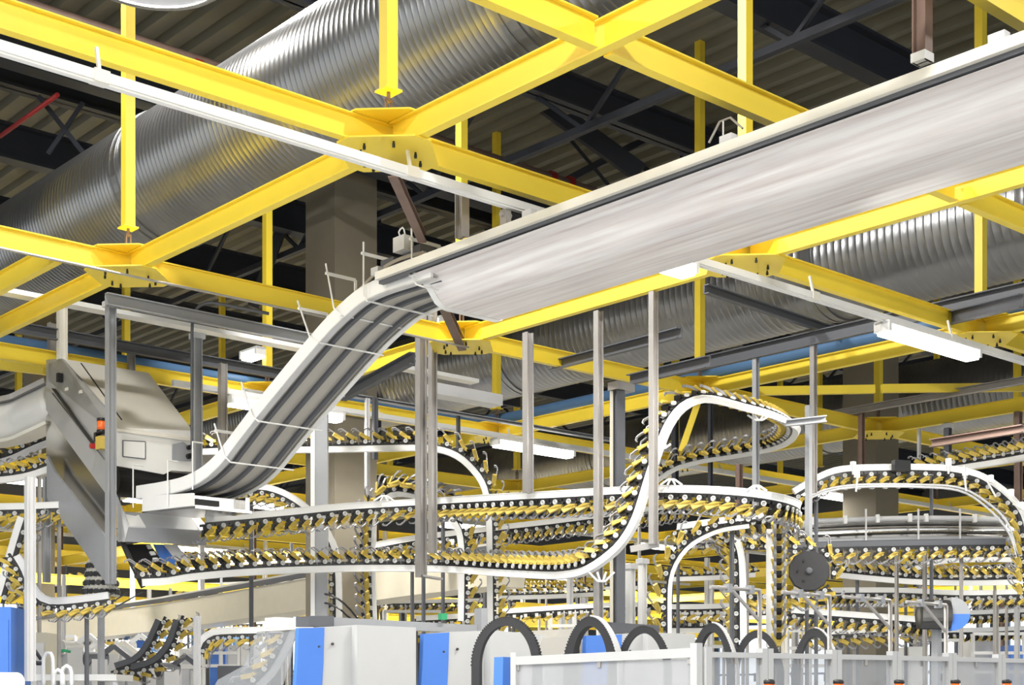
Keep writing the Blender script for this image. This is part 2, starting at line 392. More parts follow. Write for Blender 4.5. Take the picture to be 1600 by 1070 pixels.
# square hangers with turnbuckles
def hanger(u, v, label, zb=4.36, group=None, wd=0.095, top=RZ):
    r = thing('ceiling_hanger', label, 'hanger', W(u, v, ZT), group)
    mb = MB(); c = W(u, v, (zb + top) / 2); mb.box(c, A * wd, B * wd, Z * (top - zb)); part('square_tube', mb, 'yellow', r)
    mb = MB(); mb.box(W(u, v, zb - 0.006), A * wd * 1.5, B * wd * 1.5, Z * 0.014); part('end_flange', mb, 'yellow', r)
    mb = MB(); mb.cyl(W(u, v, zb - 0.075), W(u, v, zb - 0.01), 0.014, 8)
    for s in (-1, 1): mb.box(W(u, v, zb - 0.155) + A * s * 0.022, A * 0.012, B * 0.02, Z * 0.17)
    for s in (-1, 1): mb.box(W(u, v, zb - 0.155 + s * 0.08), A * 0.056, B * 0.028, Z * 0.02)
    mb.cyl(W(u, v, ZT + 0.014), W(u, v, zb - 0.2), 0.013, 8); part('turnbuckle', mb, 'rust', r)
    return r
hanger(U0, V0, 'yellow square hanger in front of the large duct, ending above the unlit lamp rail')
hanger(U0, V0 + 4, 'yellow square hanger in front of the large duct, above the hooded machine')
hanger(U0 + 4, V0, 'yellow square hanger passing behind the white stream conveyor near the dark column')
hanger(U0 + 4, V0 + 4, 'yellow square hanger seen through the gap between duct and lamp rail')
hanger(U0 + 8, V0, 'yellow square hanger in front of the second duct, near the second lit lamp')
hanger(U0 + 8, V0 + 4, 'yellow square hanger beside the dark channel behind the first lit lamp')
hanger(U0 + 12, V0 + 4, 'yellow square hanger half hidden behind the second duct')
for (i, j) in ((0, 2), (1, 2), (2, 2), (3, 2), (3, 0), (4, 0), (4, 1), (5, 1), (0, 3), (1, 3), (2, 3), (3, 3), (4, 2), (5, 2), (1, 4), (2, 4), (3, 4), (4, 3), (5, 3)):
    hanger(U0 + 4 * i, V0 + 4 * j, 'yellow square ceiling hanger standing far back over the grid', group='far ceiling hangers')
mb = MB(); p = at(1096, 500, 17.2); mb.box(p, A * 0.1, B * 0.1, Z * 0.62); mb.box(p - Z * 0.31, A * 0.16, B * 0.16, Z * 0.015)
# ================================================================== DUCTS
def duct(u, z, R, v0, v1, label):
    prof = []; h = 0.0; L = v1 - v0; PT = 0.075 if u < 10 else 0.105
    while h < L: prof += [(h, R), (h + PT * 0.72, R), (h + PT * 0.79, R + 0.0035), (h + PT * 0.86, R + 0.0035), (h + PT * 0.93, R)]; h += PT
    mb = MB(); mb.lathe(W(u, v0, z), B, prof, 56)
    r = thing('ventilation_duct', label, 'duct', W(u, (v0 + v1) / 2, z - R))
    part('spiral_pipe', mb, 'duct', r)
    v = v0 + 2.0
    while v < v1:
        mb = MB(); mb.lathe(W(u, v, z), B, [(0, R), (0, R + 0.022), (0.03, R + 0.022), (0.03, R + 0.012), (0.12, R + 0.012), (0.12, R + 0.022), (0.15, R + 0.022), (0.15, R)], 56, smooth=False); part('coupling', mb, 'duct', r); v += 6
duct(7.62, 5.62, 0.70, 0, 26, 'huge silver spiral duct crossing the upper part behind the nearest yellow girders')
duct(15.5, 5.60, 0.70, -3, 34, 'long silver spiral duct below the white stream conveyor, above the second lit lamp')
duct(23.5, 5.55, 0.70, -3, 36, 'grey spiral duct farther back under the second lit lamp')
# ceiling pipes
mb = MB(); mb.tube([W(-6, 15.1, 7.5), W(20, 15.1, 7.5)], 0.07, 12)
r_ = thing('sprinkler_pipe', 'brown sprinkler pipe with red couplings below the roof', 'pipe', W(6, 15.1, 7.43)); part('pipe', mb, 'rust', r_)
for x_, y_ in ((307, 102), (862, 277), (890, 285)):
    p = onV(x_, y_, 15.1); mb = MB(); mb.cyl(p - A * 0.05, p + A * 0.05, 0.088, 12); part('coupling', mb, 'red', r_)
mb = MB(); mb.tube([at(0, 213, 19), at(90, 148, 17.5)], 0.028, 8); single('fire_pipe', mb, 'red', 'thin red pipe slanting under the roof in the upper corner', 'pipe')
mb = MB(); path = spline([W(-2, 16.75, 4.24), W(6, 16.75, 4.24), W(13.6, 16.75, 4.24), W(14.2, 16.6, 4.24), W(14.4, 16.0, 4.24), W(14.4, 10, 4.24), W(14.4, 4, 4.24)], 0.4)
mb.tube(path, 0.085, 14); single('blue_pipe', mb, 'pipeblue', 'long blue pipe behind the hooded machine, turning a corner under the second duct', 'pipe')
# ================================================================== LIGHT RAILS AND LAMPS
def rail(u0, u1, v, z, label, group=None):
    r = thing('lamp_rail', label, 'lamp rail', W((u0 + u1) / 2, v, z - 0.03), group)
    mb = MB(); mb.box(W((u0 + u1) / 2, v, z), A * (u1 - u0), B * 0.07, Z * 0.06); mb.box(W((u0 + u1) / 2, v, z - 0.036), A * (u1 - u0), B * 0.045, Z * 0.014)
    part('channel', mb, 'white', r)
    u = u0 + 0.7
    while u < u1:
        mb = MB(); mb.box(W(u, v, z + 0.0), A * 0.10, B * 0.085, Z * 0.075); mb.bar(W(u, v, z + 0.03), W(u, v + 0.04, ZB + 0.01), 0.02, 0.02); part('bracket', mb, 'cream', r); u += 2.35
    return r
rail(-1.5, 22, 8.1, 3.73, 'long white lamp rail below the nearest full-length yellow girder')
rail(8.45, 30, 15.6, 3.80, 'white lamp rail of the second row, behind the hooded machine and slim posts')
rail(2, 36, 23.6, 3.80, 'white lamp rail of a far row', 'far lamp rails'); rail(2, 36, 31.6, 3.80, 'white lamp rail of a far row', 'far lamp rails')
LL = ['lit fluorescent lamp tucked under the lower edge of the white stream conveyor', 'brightest lit fluorescent lamp, below the second duct', 'lit fluorescent lamp glowing behind the hooded machine',
      'lit fluorescent lamp between the slim hanging posts', 'lit fluorescent lamp showing through the arched conveyor on the far side']
def lamp(u0, u1, v, z, label, group=None, ax=A, c=None, L=None):
    p = c or W((u0 + u1) / 2, v, z); L = L or (u1 - u0); sd = ax.cross(Z)
    r = thing('fluorescent_lamp', label, 'lamp', p - Z * 0.06, group)
    mb = MB(); mb.box(p + Z * 0.02, ax * L, sd * 0.17, Z * 0.03)
    for s in (-1, 1): mb.box(p + ax * s * (L / 2 - 0.02) - Z * 0.02, ax * 0.04, sd * 0.18, Z * 0.10)
    part('housing', mb, 'white', r)
    mb = MB(); mb.box(p - Z * 0.045, ax * (L - 0.08), sd * 0.15, Z * 0.10); part('diffuser', mb, 'tube', r)
    return r
for (t, l) in zip(TUBES, LL): lamp(t[2], t[3], t[0], t[1], l)
for (u_, v_) in ((27.2, 15.95), (12.2, 24.4), (20.2, 26), (29.2, 28), (8.2, 32.3), (19.2, 36), (35.2, 24), (9, 23.6), (14, 23.6), (19, 23.6), (25, 23.6), (11, 31.6), (17, 31.6), (23, 31.6), (29, 31.6)):
    lamp(u_, u_ + 1.6, v_, 3.72, 'lit fluorescent lamp in a far row of the hall', 'far lit lamps')
    lamp_light('tube_light', W(u_ + 0.8, v_, 3.57), A, 1.6, 70)
lamp(0, 0, 0, 0, 'small single lit lamp under the dark channel, behind the descending conveyor', None, B, at(396, 550, 19), 0.42)
lamp(0, 0, 0, 0, 'tiny lit lamp seen just below the open end of the white stream conveyor', None, B, at(688, 500, 20), 0.22)
# bell lamp at the top edge
r_ = thing('pendant_lamp', 'round cream bell lamp cut off by the top edge above the first hanger', 'lamp', at(236, -45, 7.0))
c_ = at(236, -38, 7.0); mb = MB(); mb.lathe(c_, Z, [(0.0, 0.36), (0.012, 0.375), (0.03, 0.37), (0.10, 0.31), (0.22, 0.22), (0.34, 0.12), (0.36, 0.09), (0.50, 0.08), (0.5, 0.001)], 40)
part('shade', mb, 'cream', r_)
mb = MB(); mb.lathe(c_, Z, [(0.001, 0.33), (0.02, 0.35), (0.09, 0.29), (0.21, 0.20), (0.33, 0.10), (0.33, 0.001)], 40); part('reflector', mb, 'lgrey', r_)
mb = MB(); mb.tube([c_ + Z * 0.5, c_ + Z * 3], 0.01, 6); part('cord', mb, 'black', r_)

# ================================================================== OVERHEAD STREAM CONVEYORS
VE = 9.3
def uz(v, prof, y=1): return [W(a, v, b) for (a, b) in prof]
r_ = thing('stream_conveyor', 'wide white enclosed stream conveyor running diagonally to the top edge, open at its lower end', 'conveyor', W(7.65, 6, 3.2))
def vext(prof, v0, v1, m, name, root, label=None):
    mb = MB(); mb.prism(uz(v0, prof), B * (v1 - v0)); return part(name, mb, m, root, label)
outer = [(7.20, 3.465), (7.255, 3.462), (7.33, 3.445), (7.40, 3.385), (7.47, 3.295), (7.53, 3.258), (7.60, 3.25), (8.14, 3.25), (8.17, 3.27), (8.19, 3.33)]
inner = [(8.17, 3.33), (8.155, 3.285), (8.13, 3.268), (7.60, 3.268), (7.54, 3.276), (7.485, 3.308), (7.415, 3.398), (7.34, 3.462), (7.26, 3.48), (7.20, 3.483)]
mb = MB()
def shell(mb, prof_o, prof_i, v0, v1, smooth=True):
    n = len(prof_o); vs = uz(v0, prof_o) + uz(v1, prof_o) + uz(v0, prof_i[::-1]) + uz(v1, prof_i[::-1])
    fs = []
    for i in range(n - 1): fs += [(i, i + 1, n + i + 1, n + i), (2 * n + i + 1, 2 * n + i, 3 * n + i, 3 * n + i + 1)]
    mb.add(vs, fs, smooth)
    mb.add(vs, [(n + i, n + i + 1, 3 * n + i + 1, 3 * n + i) for i in range(n - 1)] + [(i + 1, i, 2 * n + i, 2 * n + i + 1) for i in range(n - 1)])
shell(mb, outer, inner, 1.0, VE); part('trough', mb, 'stream', r_, 'streaked white underside of the conveyor')
mb = MB(); sc_o = [(a + (0.0 if a > 7.5 else -0.006), b - 0.008) for a, b in outer]; shell(mb, sc_o, inner, VE - 0.02, VE + 0.05); part('end_lip', mb, 'white', r_)
vext([(7.15, 3.505), (7.225, 3.505), (7.225, 3.57), (7.15, 3.57)], 1.0, 9.75, 'cream', 'top_rail', r_)
vext([(7.19, 3.478), (7.24, 3.478), (7.24, 3.506), (7.19, 3.506)], 1.0, 9.75, 'dgrey', 'belt_edge', r_)
vext([(7.24, 3.50), (8.16, 3.50), (8.16, 3.54), (7.24, 3.54)], 1.0, 9.3, 'dgrey', 'back_sheet', r_)
vext([(8.17, 3.33), (8.19, 3.33), (8.19, 3.55), (8.17, 3.55)], 1.0, 9.3, 'lgrey', 'rear_side', r_)
for i in range(5):
    v_ = 2.2 + i * 1.9; mb = MB(); mb.box(W(7.21, v_, 3.60), A * 0.06, B * 0.10, Z * 0.06); part('clamp', mb, 'lgrey', r_)
# small wire stirrup and clamp on the top rail
mb = MB(); p = onU(1130, 205, 7.19); mb.tube([p - B * -0.12 - Z * 0.04, p + Z * 0.07 + B * 0.03, p + Z * 0.07 - B * 0.06, p - B * 0.16 - Z * 0.03], 0.008, 6); mb.tube([p + Z * 0.07, p - Z * 0.05], 0.006, 6); part('stirrup', mb, 'steel', r_)
mb = MB(); p = onU(790, 340, 7.19); mb.box(p, A * 0.05, B * 0.07, Z * 0.12); mb.cyl(p + Z * 0.02 - A * 0.05, p + Z * 0.02 + A * 0.05, 0.02, 8); part('rail_clamp', mb, 'steel', r_)
# hangers of the stream conveyor
def tbar(name, p, q, wd, m, label, tip=None, group=None):
    r = thing(name, label, 'post', min(p, q, key=lambda k: k.z), group)
    mb = MB(); d = q - p; t = d.normalized(); s = t.cross(A); s = s.normalized() if s.length > 0.1 else B; n = s.cross(t)
    mb.bar(p + s * wd * 0.45, q + s * wd * 0.45, wd * 0.12, wd * 0.9, A); mb.bar(p - s * wd * 0.45, q - s * wd * 0.45, wd * 0.12, wd * 0.9, A); mb.bar(p, q, wd * 0.8, wd * 0.14, A)
    part('profile', mb, m, r)
    if tip:
        mb = MB(); lo = min(p, q, key=lambda k: k.z); mb.box(lo + Z * 0.025, A * wd * 1.1, B * wd * 1.1, Z * 0.05); part('foot_bracket', mb, tip, r)
    return r
p = onU(1441, 98, 7.2); tbar('steel_hanger', p, p + Z * 1.4, 0.085, 'rust', 'red-brown steel hanger with white foot on the upper end of the stream conveyor', 'white')
p = onU(722, 372, 7.25); tbar('steel_hanger', p, p + Z * 0.42, 0.085, 'steel', 'pale hanger joining the lower end of the stream conveyor to the girder')
p = at(660, 372, 11.6); tbar('steel_hanger', p, at(613, 268, 10.3), 0.075, 'rust', 'slanted brown strut dropping from the joint on the lamp rail to the motor box')
p = at(722, 541, 15.9); tbar('steel_hanger', p, at(690, 470, 14.5), 0.10, 'rust', 'dark slanted strut resting in the joint below the open conveyor end')

# descending belt conveyor with dark belts
r_ = thing('belt_conveyor', 'curved descending conveyor with three dark belts and wire hoops, feeding the hooded machine', 'conveyor', W(7.6, 11.5, 2.1))
UN, UF = 7.28, 7.92
pix_path = [(676, 434), (664, 437.5), (640, 445), (600, 458), (568, 473), (544, 492), (515, 520), (480, 560), (440, 608), (400, 657), (365, 703), (345, 728), (320, 750), (290, 765), (255, 773), (215, 779)]
path = spline([onU(x, y, UN) for x, y in pix_path], 0.08)
path = [p - A * (p.dot(A) - UN) for p in path]
def strip(u0, u1, n0, n1, m, name, label=None, pth=None):
    mb = MB(); base = [p + A * ((u0 + u1) / 2 - UN) for p in (pth or path)]; h = (u1 - u0) / 2
    fr = frames(base, Z, None); bs = 1 if fr[0][3].dot(A) > 0 else -1
    mb.sweep(base, [(n0, -h), (n0, h), (n1, h), (n1, -h)], Z); return part(name, mb, m, r_, label)
strip(UN - 0.02, UN + 0.005, -0.005, 0.135, 'white', 'side_plate')
strip(UF - 0.005, UF + 0.02, -0.005, 0.10, 'white', 'side_plate')
strip(UN, UF, 0.02, 0.035, 'belly', 'belly_sheet')
strip(UN - 0.02, UN + 0.045, -0.008, 0.004, 'lgrey', 'bottom_flange'); strip(UF - 0.03, UF + 0.02, -0.008, 0.004, 'white', 'bottom_flange')
for k in (0.17, 0.50, 0.83): u_ = UN + (UF - UN) * k; strip(u_ - 0.02, u_ + 0.02, -0.012, 0.022, 'dgrey', 'belt', 'dark conveyor belt')
up = spline([onU(x, y, UN + 0.02) for x, y in ((662, 395), (628, 404), (598, 420), (570, 445), (545, 475))], 0.1)
strip(UN - 0.01, UN + 0.03, -0.015, 0.015, 'steel', 'upper_rail', None, up)
for k in range(0, len(up), 2):
    mb = MB(); mb.cyl(up[k] - Z * 0.07, up[k] - Z * 0.07 + A * 0.3, 0.028, 10); part('roller', mb, 'dgrey', r_)
for (a, bpts, far) in (((643, 357), [(644, 432), (650, 444), (662, 448)], None), ((568, 378), [(568, 460), (573, 470)], (661, 490)), ((509, 412), [(522, 482), (532, 492)], (614, 512)),
                       ((465, 470), [(484, 526), (497, 535)], (578, 551)), ((377, 597), [(394, 650), (404, 658)], (480, 672)), ((335, 662), [(350, 712), (360, 722)], (433, 735))):
    U_ = UN - 0.05
    pts = [onU(*a, U_)] + [onU(*q, U_) for q in bpts]; e = pts[-1]
    pts += [e + A * (UF + 0.03 - U_)] if far else [e + A * 0.15]
    h = MB(); h.tube(pts, 0.0085, 6); h = part('guide_hoop', h, 'white', r_)
    q = pts[0].lerp(pts[1], 0.22); mb = MB(); mb.bar(q, q + A * 0.30, 0.012, 0.028); mb.bar(q + A * 0.30, q + A * 0.30 - Z * 0.10, 0.02, 0.02); mb.cyl(q - A * 0.02, q + A * 0.02, 0.014, 8)
    part('hoop_arm', mb, 'white', r_, None, h)
mb = MB(); c = onU(630, 382, UN - 0.02); mb.box(c, A * 0.10, B * 0.15, Z * 0.12); mx = part('motor_box', mb, 'lgrey', r_, 'grey box with a looped cable')
mb = MB(); mb.tube(spline([c + Z * 0.06 + B * 0.03, c + Z * 0.12 + B * 0.06, c + Z * 0.14 + B * 0.0, c + Z * 0.06 - B * 0.03], 0.03), 0.007, 6); part('cable_loop', mb, 'white', r_, None, mx)
mb = MB(); mb.box(onU(655, 398, UN + 0.1), A * 0.16, B * 0.22, Z * 0.10); mb.box(onU(615, 415, UN + 0.1), A * 0.14, B * 0.18, Z * 0.09); part('drive', mb, 'dgrey', r_)
# flat infeed table under its lower end
r_ = thing('infeed_table', 'bright metal tray with thin upright rods at the foot of the curved conveyor', 'conveyor table', onU(260, 800, 7.3))
mb = MB(); e = [onU(376, 771, UN), onU(222, 792, UN)]; wdt = A * 0.72
mb.prism([onU(222, 775, UN - .03), onU(300, 770, UN - .03), onU(300, 790, UN - .03), onU(222, 799, UN - .03)], A * 0.03); part('side_plate', mb, 'white', r_)
a, b = onU(222, 797, UN), onU(305, 789, UN); mb = MB(); mb.prism([a, b, b + A * 0.66, a + A * 0.66], -Z * 0.03); part('bottom_sheet', mb, 'shiny', r_)
mb = MB(); c = onU(292, 783, UN); mb.box(c + A * 0.33, A * 0.62, B * 0.05, Z * 0.13); mb.box(c + A * 0.62 + B * 0.0, A * 0.05, B * 0.3, Z * 0.16); part('end_box', mb, 'shiny', r_)
mb = MB(); mb.box(c + A * 0.2 - B * 0.03, A * 0.3, B * 0.03, Z * 0.06); part('roller_slot', mb, 'black', r_)
for (x, y0, y1) in ((208, 726, 793), (262, 719, 790), (301, 690, 765)):
    mb = MB(); p, q = onU(x, y0, UN - 0.05), onU(x, y1, UN - 0.05); mb.tube([p, q], 0.008, 6); mb.tube([p, p + A * 0.12], 0.008, 6); part('upright_rod', mb, 'white', r_)

# ------------------------------------------------------------------ hooded transfer machine
UM = 7.15
r_ = thing('transfer_machine', 'hooded grey transfer machine with diagonal side plates and an orange beacon', 'machine', onU(170, 912, UM))
def pU(name, pts, u, th, m, label=None, parent=None):
    mb = MB(); mb.prism([onU(x, y, u) for x, y in pts], A * th); return part(name, mb, m, r_, label, parent)
pU('side_panel', [(72, 562), (96, 560), (170, 644), (170, 724), (80, 610), (72, 604)], UM, 0.03, 'mgrey')
pU('diagonal_plate', [(72, 610), (80, 614), (170, 728), (170, 778), (90, 668), (72, 640)], UM - 0.02, 0.03, 'mgrey')
pU('inner_sheet', [(72, 640), (90, 668), (170, 778), (170, 846), (86, 738), (72, 712)], UM + 0.10, 0.02, 'shiny', 'mirror-bright slanted sheet')
pU('lower_plate', [(73, 712), (86, 738), (170, 846), (176, 914), (168, 914), (73, 778)], UM - 0.02, 0.03, 'grey')
pU('seal_strip', [(80, 606), (84, 607), (150, 698), (146, 698)], UM - 0.035, 0.02, 'black')
for (x, y) in ((93, 590), (152, 683)):
    mb = MB(); p = onU(x, y, UM - 0.04); mb.box(p, A * 0.06, B * 0.05, Z * 0.10); part('latch', mb, 'black', r_)
for (x, y) in ((104, 608), (126, 612)):
    mb = MB(); p = onU(x, y, UM - 0.01); mb.box(p, A * 0.012, B * 0.07, Z * 0.035); part('label_plate', mb, 'cream', r_)
VN = onU(170, 800, UM).dot(B)
a = onU(96, 560, UM); b = onU(172, 668, UM); wd = onV(310, 672, VN).dot(A) - UM
hood = MB(); hood.prism([a + B * 0.35, a, b, b - Z * 0.03, a + B * 0.35 - Z * 0.2], A * wd); hood = part('hood', hood, 'cream', r_)
mb = MB(); p, q = a.lerp(b, 0.03), a.lerp(b, 0.86); nrm = (b - a).cross(A).normalized(); nrm = nrm if nrm.z > 0 else -nrm
mb.bar(p + A * 0.22 + nrm * 0.004, q + A * 0.22 + nrm * 0.004, 0.012, 0.008, nrm); part('slit', mb, 'black', r_, None, hood)
def pV(name, pts, v, th, m, label=None, parent=None):
    mb = MB(); mb.prism([onV(x, y, v) for x, y in pts], B * th); return part(name, mb, m, r_, label, parent)
fp = pV('front_panel', [(180, 668), (310, 673), (312, 738), (268, 735), (256, 741), (180, 727)], VN, 0.04, 'white')
pV('access_hatch', [(192, 688), (227, 690), (227, 717), (192, 713)], VN - 0.012, 0.012, 'white', None, fp)
mb = MB()
for (e0, e1) in (((192, 688), (227, 690)), ((227, 690), (227, 717)), ((227, 717), (192, 713)), ((192, 713), (192, 688))): mb.bar(onV(*e0, VN - .01), onV(*e1, VN - .01), 0.008, 0.010)
part('hatch_gap', mb, 'dgrey', r_, None, fp)
pV('drive_cutout', [(270, 694), (286, 690), (300, 700), (303, 720), (270, 719)], VN - 0.02, 0.05, 'grey')
mb = MB(); p = onV(294, 713, VN - 0.03); mb.cyl(p, p - B * 0.05, 0.032, 14); mb.cyl(p + Z * 0.1, p + Z * 0.1 - B * 0.05, 0.025, 14); part('roller', mb, 'black', r_)
mb = MB(); p = onV(180, 745, VN); mb.cyl(p + A * 0.05 + B * 0.15 - Z * 0.02, p + A * 0.95 + B * 0.15 - Z * 0.02, 0.17, 24); part('drum', mb, 'black', r_)
# back and inside sheets close the box
mb = MB(); mb.prism([onU(74, 570, UM), onU(74, 700, UM), onU(170, 790, UM), onU(172, 675, UM)], A * 0.02); 
for o_ in (wd - 0.03,):
    m2 = MB(); m2.prism([onU(96, 562, UM) + A * o_ + B * 0.3, onU(96, 562, UM) + A * o_, b + A * o_, onU(172, 735, UM) + A * o_, onU(74, 690, UM) + A * o_], A * 0.03); part('far_side_panel', m2, 'lgrey', r_)
# beacon
mb = MB(); p = onU(159, 668, UM - 0.05); mb.lathe(p - Z * 0.03, Z, [(0, 0.0001), (0, 0.05), (0.1, 0.05), (0.1, 0.0001)], 16); bc = part('beacon_lens', mb, 'orange', r_, 'orange warning lens')
mb = MB(); mb.lathe(p + Z * 0.07, Z, [(0, 0.0001), (0, 0.053), (0.03, 0.053), (0.04, 0.0001)], 16); mb.lathe(p - Z * 0.06, Z, [(0, 0.0001), (0, 0.055), (0.03, 0.055), (0.03, 0.0001)], 16); part('beacon_cap', mb, 'black', r_, None, bc)
mb = MB(); p = onU(159, 692, UM - 0.05); mb.box(p, A * 0.09, B * 0.12, Z * 0.14); eb = part('switch_box', mb, 'jaw', r_, 'yellow emergency stop box')
mb = MB(); q = onU(148, 697, UM - 0.06); mb.cyl(q, q - A * 0.05, 0.03, 12); part('stop_button', mb, 'red', r_, None, eb)
# lower delivery chute of the machine
v2 = VN - 0.05
pV('chute_front', [(202, 822), (326, 829), (322, 852), (196, 846)], v2 - 0.25, 0.02, 'grey', 'dark grey chute front')
def q4(name, pts, m, th=0.015):
    mb = MB(); P4 = [p for p in pts]; n = (P4[1] - P4[0]).cross(P4[2] - P4[0]).normalized(); mb.prism(P4, n * th); return part(name, mb, m, r_)
q4('chute_top', [onV(195, 799, v2), onV(300, 808, v2), onV(326, 829, v2 - .25), onV(202, 822, v2 - .25)], 'grey')
q4('chute_wing', [onV(193, 799, v2), onV(215, 801, v2), onV(228, 823, v2 - .26), onV(202, 822, v2 - .26)], 'white')
q4('chute_wing', [onV(298, 808, v2), onV(312, 808, v2), onV(328, 829, v2 - .26), onV(312, 828, v2 - .26)], 'white')
q4('chute_side', [onV(182, 772, v2), onV(202, 822, v2 - .25), onV(196, 846, v2 - .25), onV(184, 846, v2)], 'lgrey')
q4('black_panel', [onV(192, 850, v2), onV(235, 850, v2), onV(262, 890, v2 - .2), onV(218, 893, v2 - .2)], 'black')
for k in range(3): q4('indicator_plate', [onV(229 + 5 * k, 851 + 10 * k, v2 - .03 - .05 * k), onV(236 + 5 * k, 851 + 10 * k, v2 - .03 - .05 * k), onV(239 + 5 * k, 856 + 10 * k, v2 - .05 - .05 * k), onV(232 + 5 * k, 857 + 10 * k, v2 - .05 - .05 * k)], 'white', 0.03)
q4('blue_panel', [onV(240, 850, v2), onV(254, 850, v2), onV(282, 884, v2 - .2), onV(258, 888, v2 - .2)], 'blue')
q4('grey_panel', [onV(255, 850, v2), onV(276, 850, v2), onV(300, 882, v2 - .2), onV(283, 884, v2 - .2)], 'lgrey')
mb = MB(); mb.tube([onV(191, 846, v2 - .1), onV(206, 880, v2 - .15), onV(224, 918, v2 - .2)], 0.03, 8); mb.tube([onV(212, 880, v2 - .2), onV(232, 888, v2 - .25), onV(236, 895, v2 - .25)], 0.016, 8); part('hose', mb, 'rubber', r_)
# steel channels lying on the grid, carrying the machine posts
def channel(p, q, label, m='grey', h=0.12, group=None):
    mb = MB(); d = q - p; sd = d.normalized().cross(Z)
    c = (p + q) / 2; mb.box(c, d, sd * 0.012, Z * h)
    for s in (-1, 1): mb.box(c + Z * s * (h / 2 - 0.006) + sd * 0.03, d, sd * 0.06, Z * 0.012)
    for s in (-0.2, 0.2): mb.box(c + Z * s * h - sd * 0.008, d, sd * 0.006, Z * 0.02)
    return single('steel_channel', mb, m, label, 'channel', group)
channel(W(6.9, 14.2, 4.22), W(10.8, 14.2, 4.22), 'ribbed grey channel lying across the girders above the hooded machine', 'grey', 0.13)
channel(W(6.0, 15.9, 4.20), W(11.5, 15.9, 4.20), 'darker grey channel behind the ribbed one, above the blue pipe', 'dgrey', 0.13)
mb = MB(); mb.box(W(9.0, 14.9, 4.30), A * 7.2, B * 0.18, Z * 0.05); single('cable_tray', mb, 'white', 'white cable tray lying between the two grey channels over the hooded machine', 'tray')
mb = MB(); mb.tube(spline([W(4.5, 12.05, 3.84), W(7.5, 12.05, 3.84), W(10.1, 12.05, 3.84)], 0.3), 0.012, 8); single('conduit', mb, 'steel', 'thin conduit running under the girder that passes over the hooded machine', 'conduit')
def post(name, x, y0, y1, Y, wd, m, label, cap=None, foot=None, dy=None, group=None):
    p, q = at(x, y0, Y), at(x, y1, Y)
    r = thing(name, label, 'post', q, group)
    mb = MB(); c = (p + q) / 2; L = p.z - q.z
    mb.box(c, A * wd * 0.78, B * wd * 0.14, Z * L)
    for s in (-1, 1): mb.box(c + A * s * wd * 0.39, A * wd * 0.12, B * wd * 0.78, Z * L)
    part('profile', mb, m, r)
    if cap:
        mb = MB(); mb.box(p - Z * 0.04, A * wd * 1.3, B * wd * 1.3, Z * 0.06); part('clamp', mb, cap, r)
    if foot:
        mb = MB(); mb.bar(q + Z * 0.02, q + Z * 0.02 + A * 0.24 - Z * 0.03 - B * 0.06, wd, 0.02); part('foot_bracket', mb, foot, r)
    return r
Yn = onV(173, 700, 14.35).y
post('machine_post', 173, 470, 912, Yn, 0.105, 'grey', 'grey steel post at the near corner of the hooded machine', 'lgrey')
post('machine_post', 308, 520, 740, onV(308, 700, 14.42).y, 0.105, 'grey', 'grey steel post with a bent conduit at the far corner of the hooded machine', 'lgrey')
mb = MB(); Yc = onV(308, 700, 14.3).y - 0.06; mb.tube(spline([at(300, 700, Yc), at(300, 560, Yc), at(301, 500, Yc), at(308, 481, Yc), at(326, 473, Yc), at(350, 476, Yc), at(420, 490, Yc)], 0.08), 0.018, 8); single('cable_hose', mb, 'dgrey', 'dark flexible hose bending over the top of the machine post', 'hose')
post('machine_post', 97, 470, 562, 16.6, 0.11, 'cream', 'pale steel post standing on the back corner of the hooded machine')
post('machine_post', 82, 505, 562, 17.2, 0.11, 'steel', 'worn steel post beside the pale one behind the hooded machine')
post('machine_post', 205, 545, 590, 17.6, 0.09, 'steel', 'short steel post rising behind the hood of the machine')
post('machine_post', 348, 568, 705, 17.6, 0.10, 'steel', 'steel post behind the machine, near the descending conveyor')
# ================================================================== GRIPPER CONVEYORS
def g_carrier(mb, mi=0):
    X, Y = Vector((1, 0, 0)), Vector((0, 1, 0))
    mb.box((0, 0, 0.014), X * 0.15, Y * 0.05, Z * 0.028, mi); mb.box((0.0, 0, 0.045), X * 0.075, Y * 0.075, Z * 0.06, mi)
    mb.prism([Vector(p) for p in ((0.03, -0.028, 0.07), (-0.03, -0.028, 0.125), (-0.075, -0.028, 0.135), (-0.055, -0.028, 0.06))], Y * 0.056, mi)
def g_roller(mb, mi=0, n=14):
    for s in (-1, 1):
        mb.lathe((0.005, s * 0.036, 0.032), (0, s, 0), [(0, 0.027), (0.016, 0.027), (0.018, 0.024), (0.018, 0.015), (0.006, 0.013), (0.006, 0.0001)], n, mi)
    mb.cyl((0.005, -0.05, 0.032), (0.005, 0.05, 0.032), 0.007, 6, mi)
def g_jaw(mb, mi=0):
    for s in (-1, 1):
        pts = [(0.066, 0, 0.072), (0.03, 0, 0.108), (-0.048, s * 0.064, 0.156), (-0.076, s * 0.070, 0.116), (0.0, s * 0.034, 0.068)]
        mb.prism([Vector(p) for p in pts], Vector((0.012, s * 0.018, -0.012)), mi)
    mb.box((0.03, 0, 0.082), Vector((0.06, 0, 0)), Vector((0, 0.04, 0)), Z * 0.034, mi)
def g_finger(mb, mi=0):
    for s in (-1, 1):
        mb.sweep([Vector((-0.02, s * 0.040, 0.105)), Vector((-0.075, s * 0.052, 0.165)), Vector((-0.12, s * 0.054, 0.195)), Vector((-0.155, s * 0.054, 0.190)), Vector((-0.165, s * 0.054, 0.170))], [(-0.005, -0.013), (-0.005, 0.013), (0.005, 0.013), (0.005, -0.013)], Z, False, mi)
def gm(fn, mats, name):
    mb = MB(); fn(mb); return mb.mesh(name, mats)
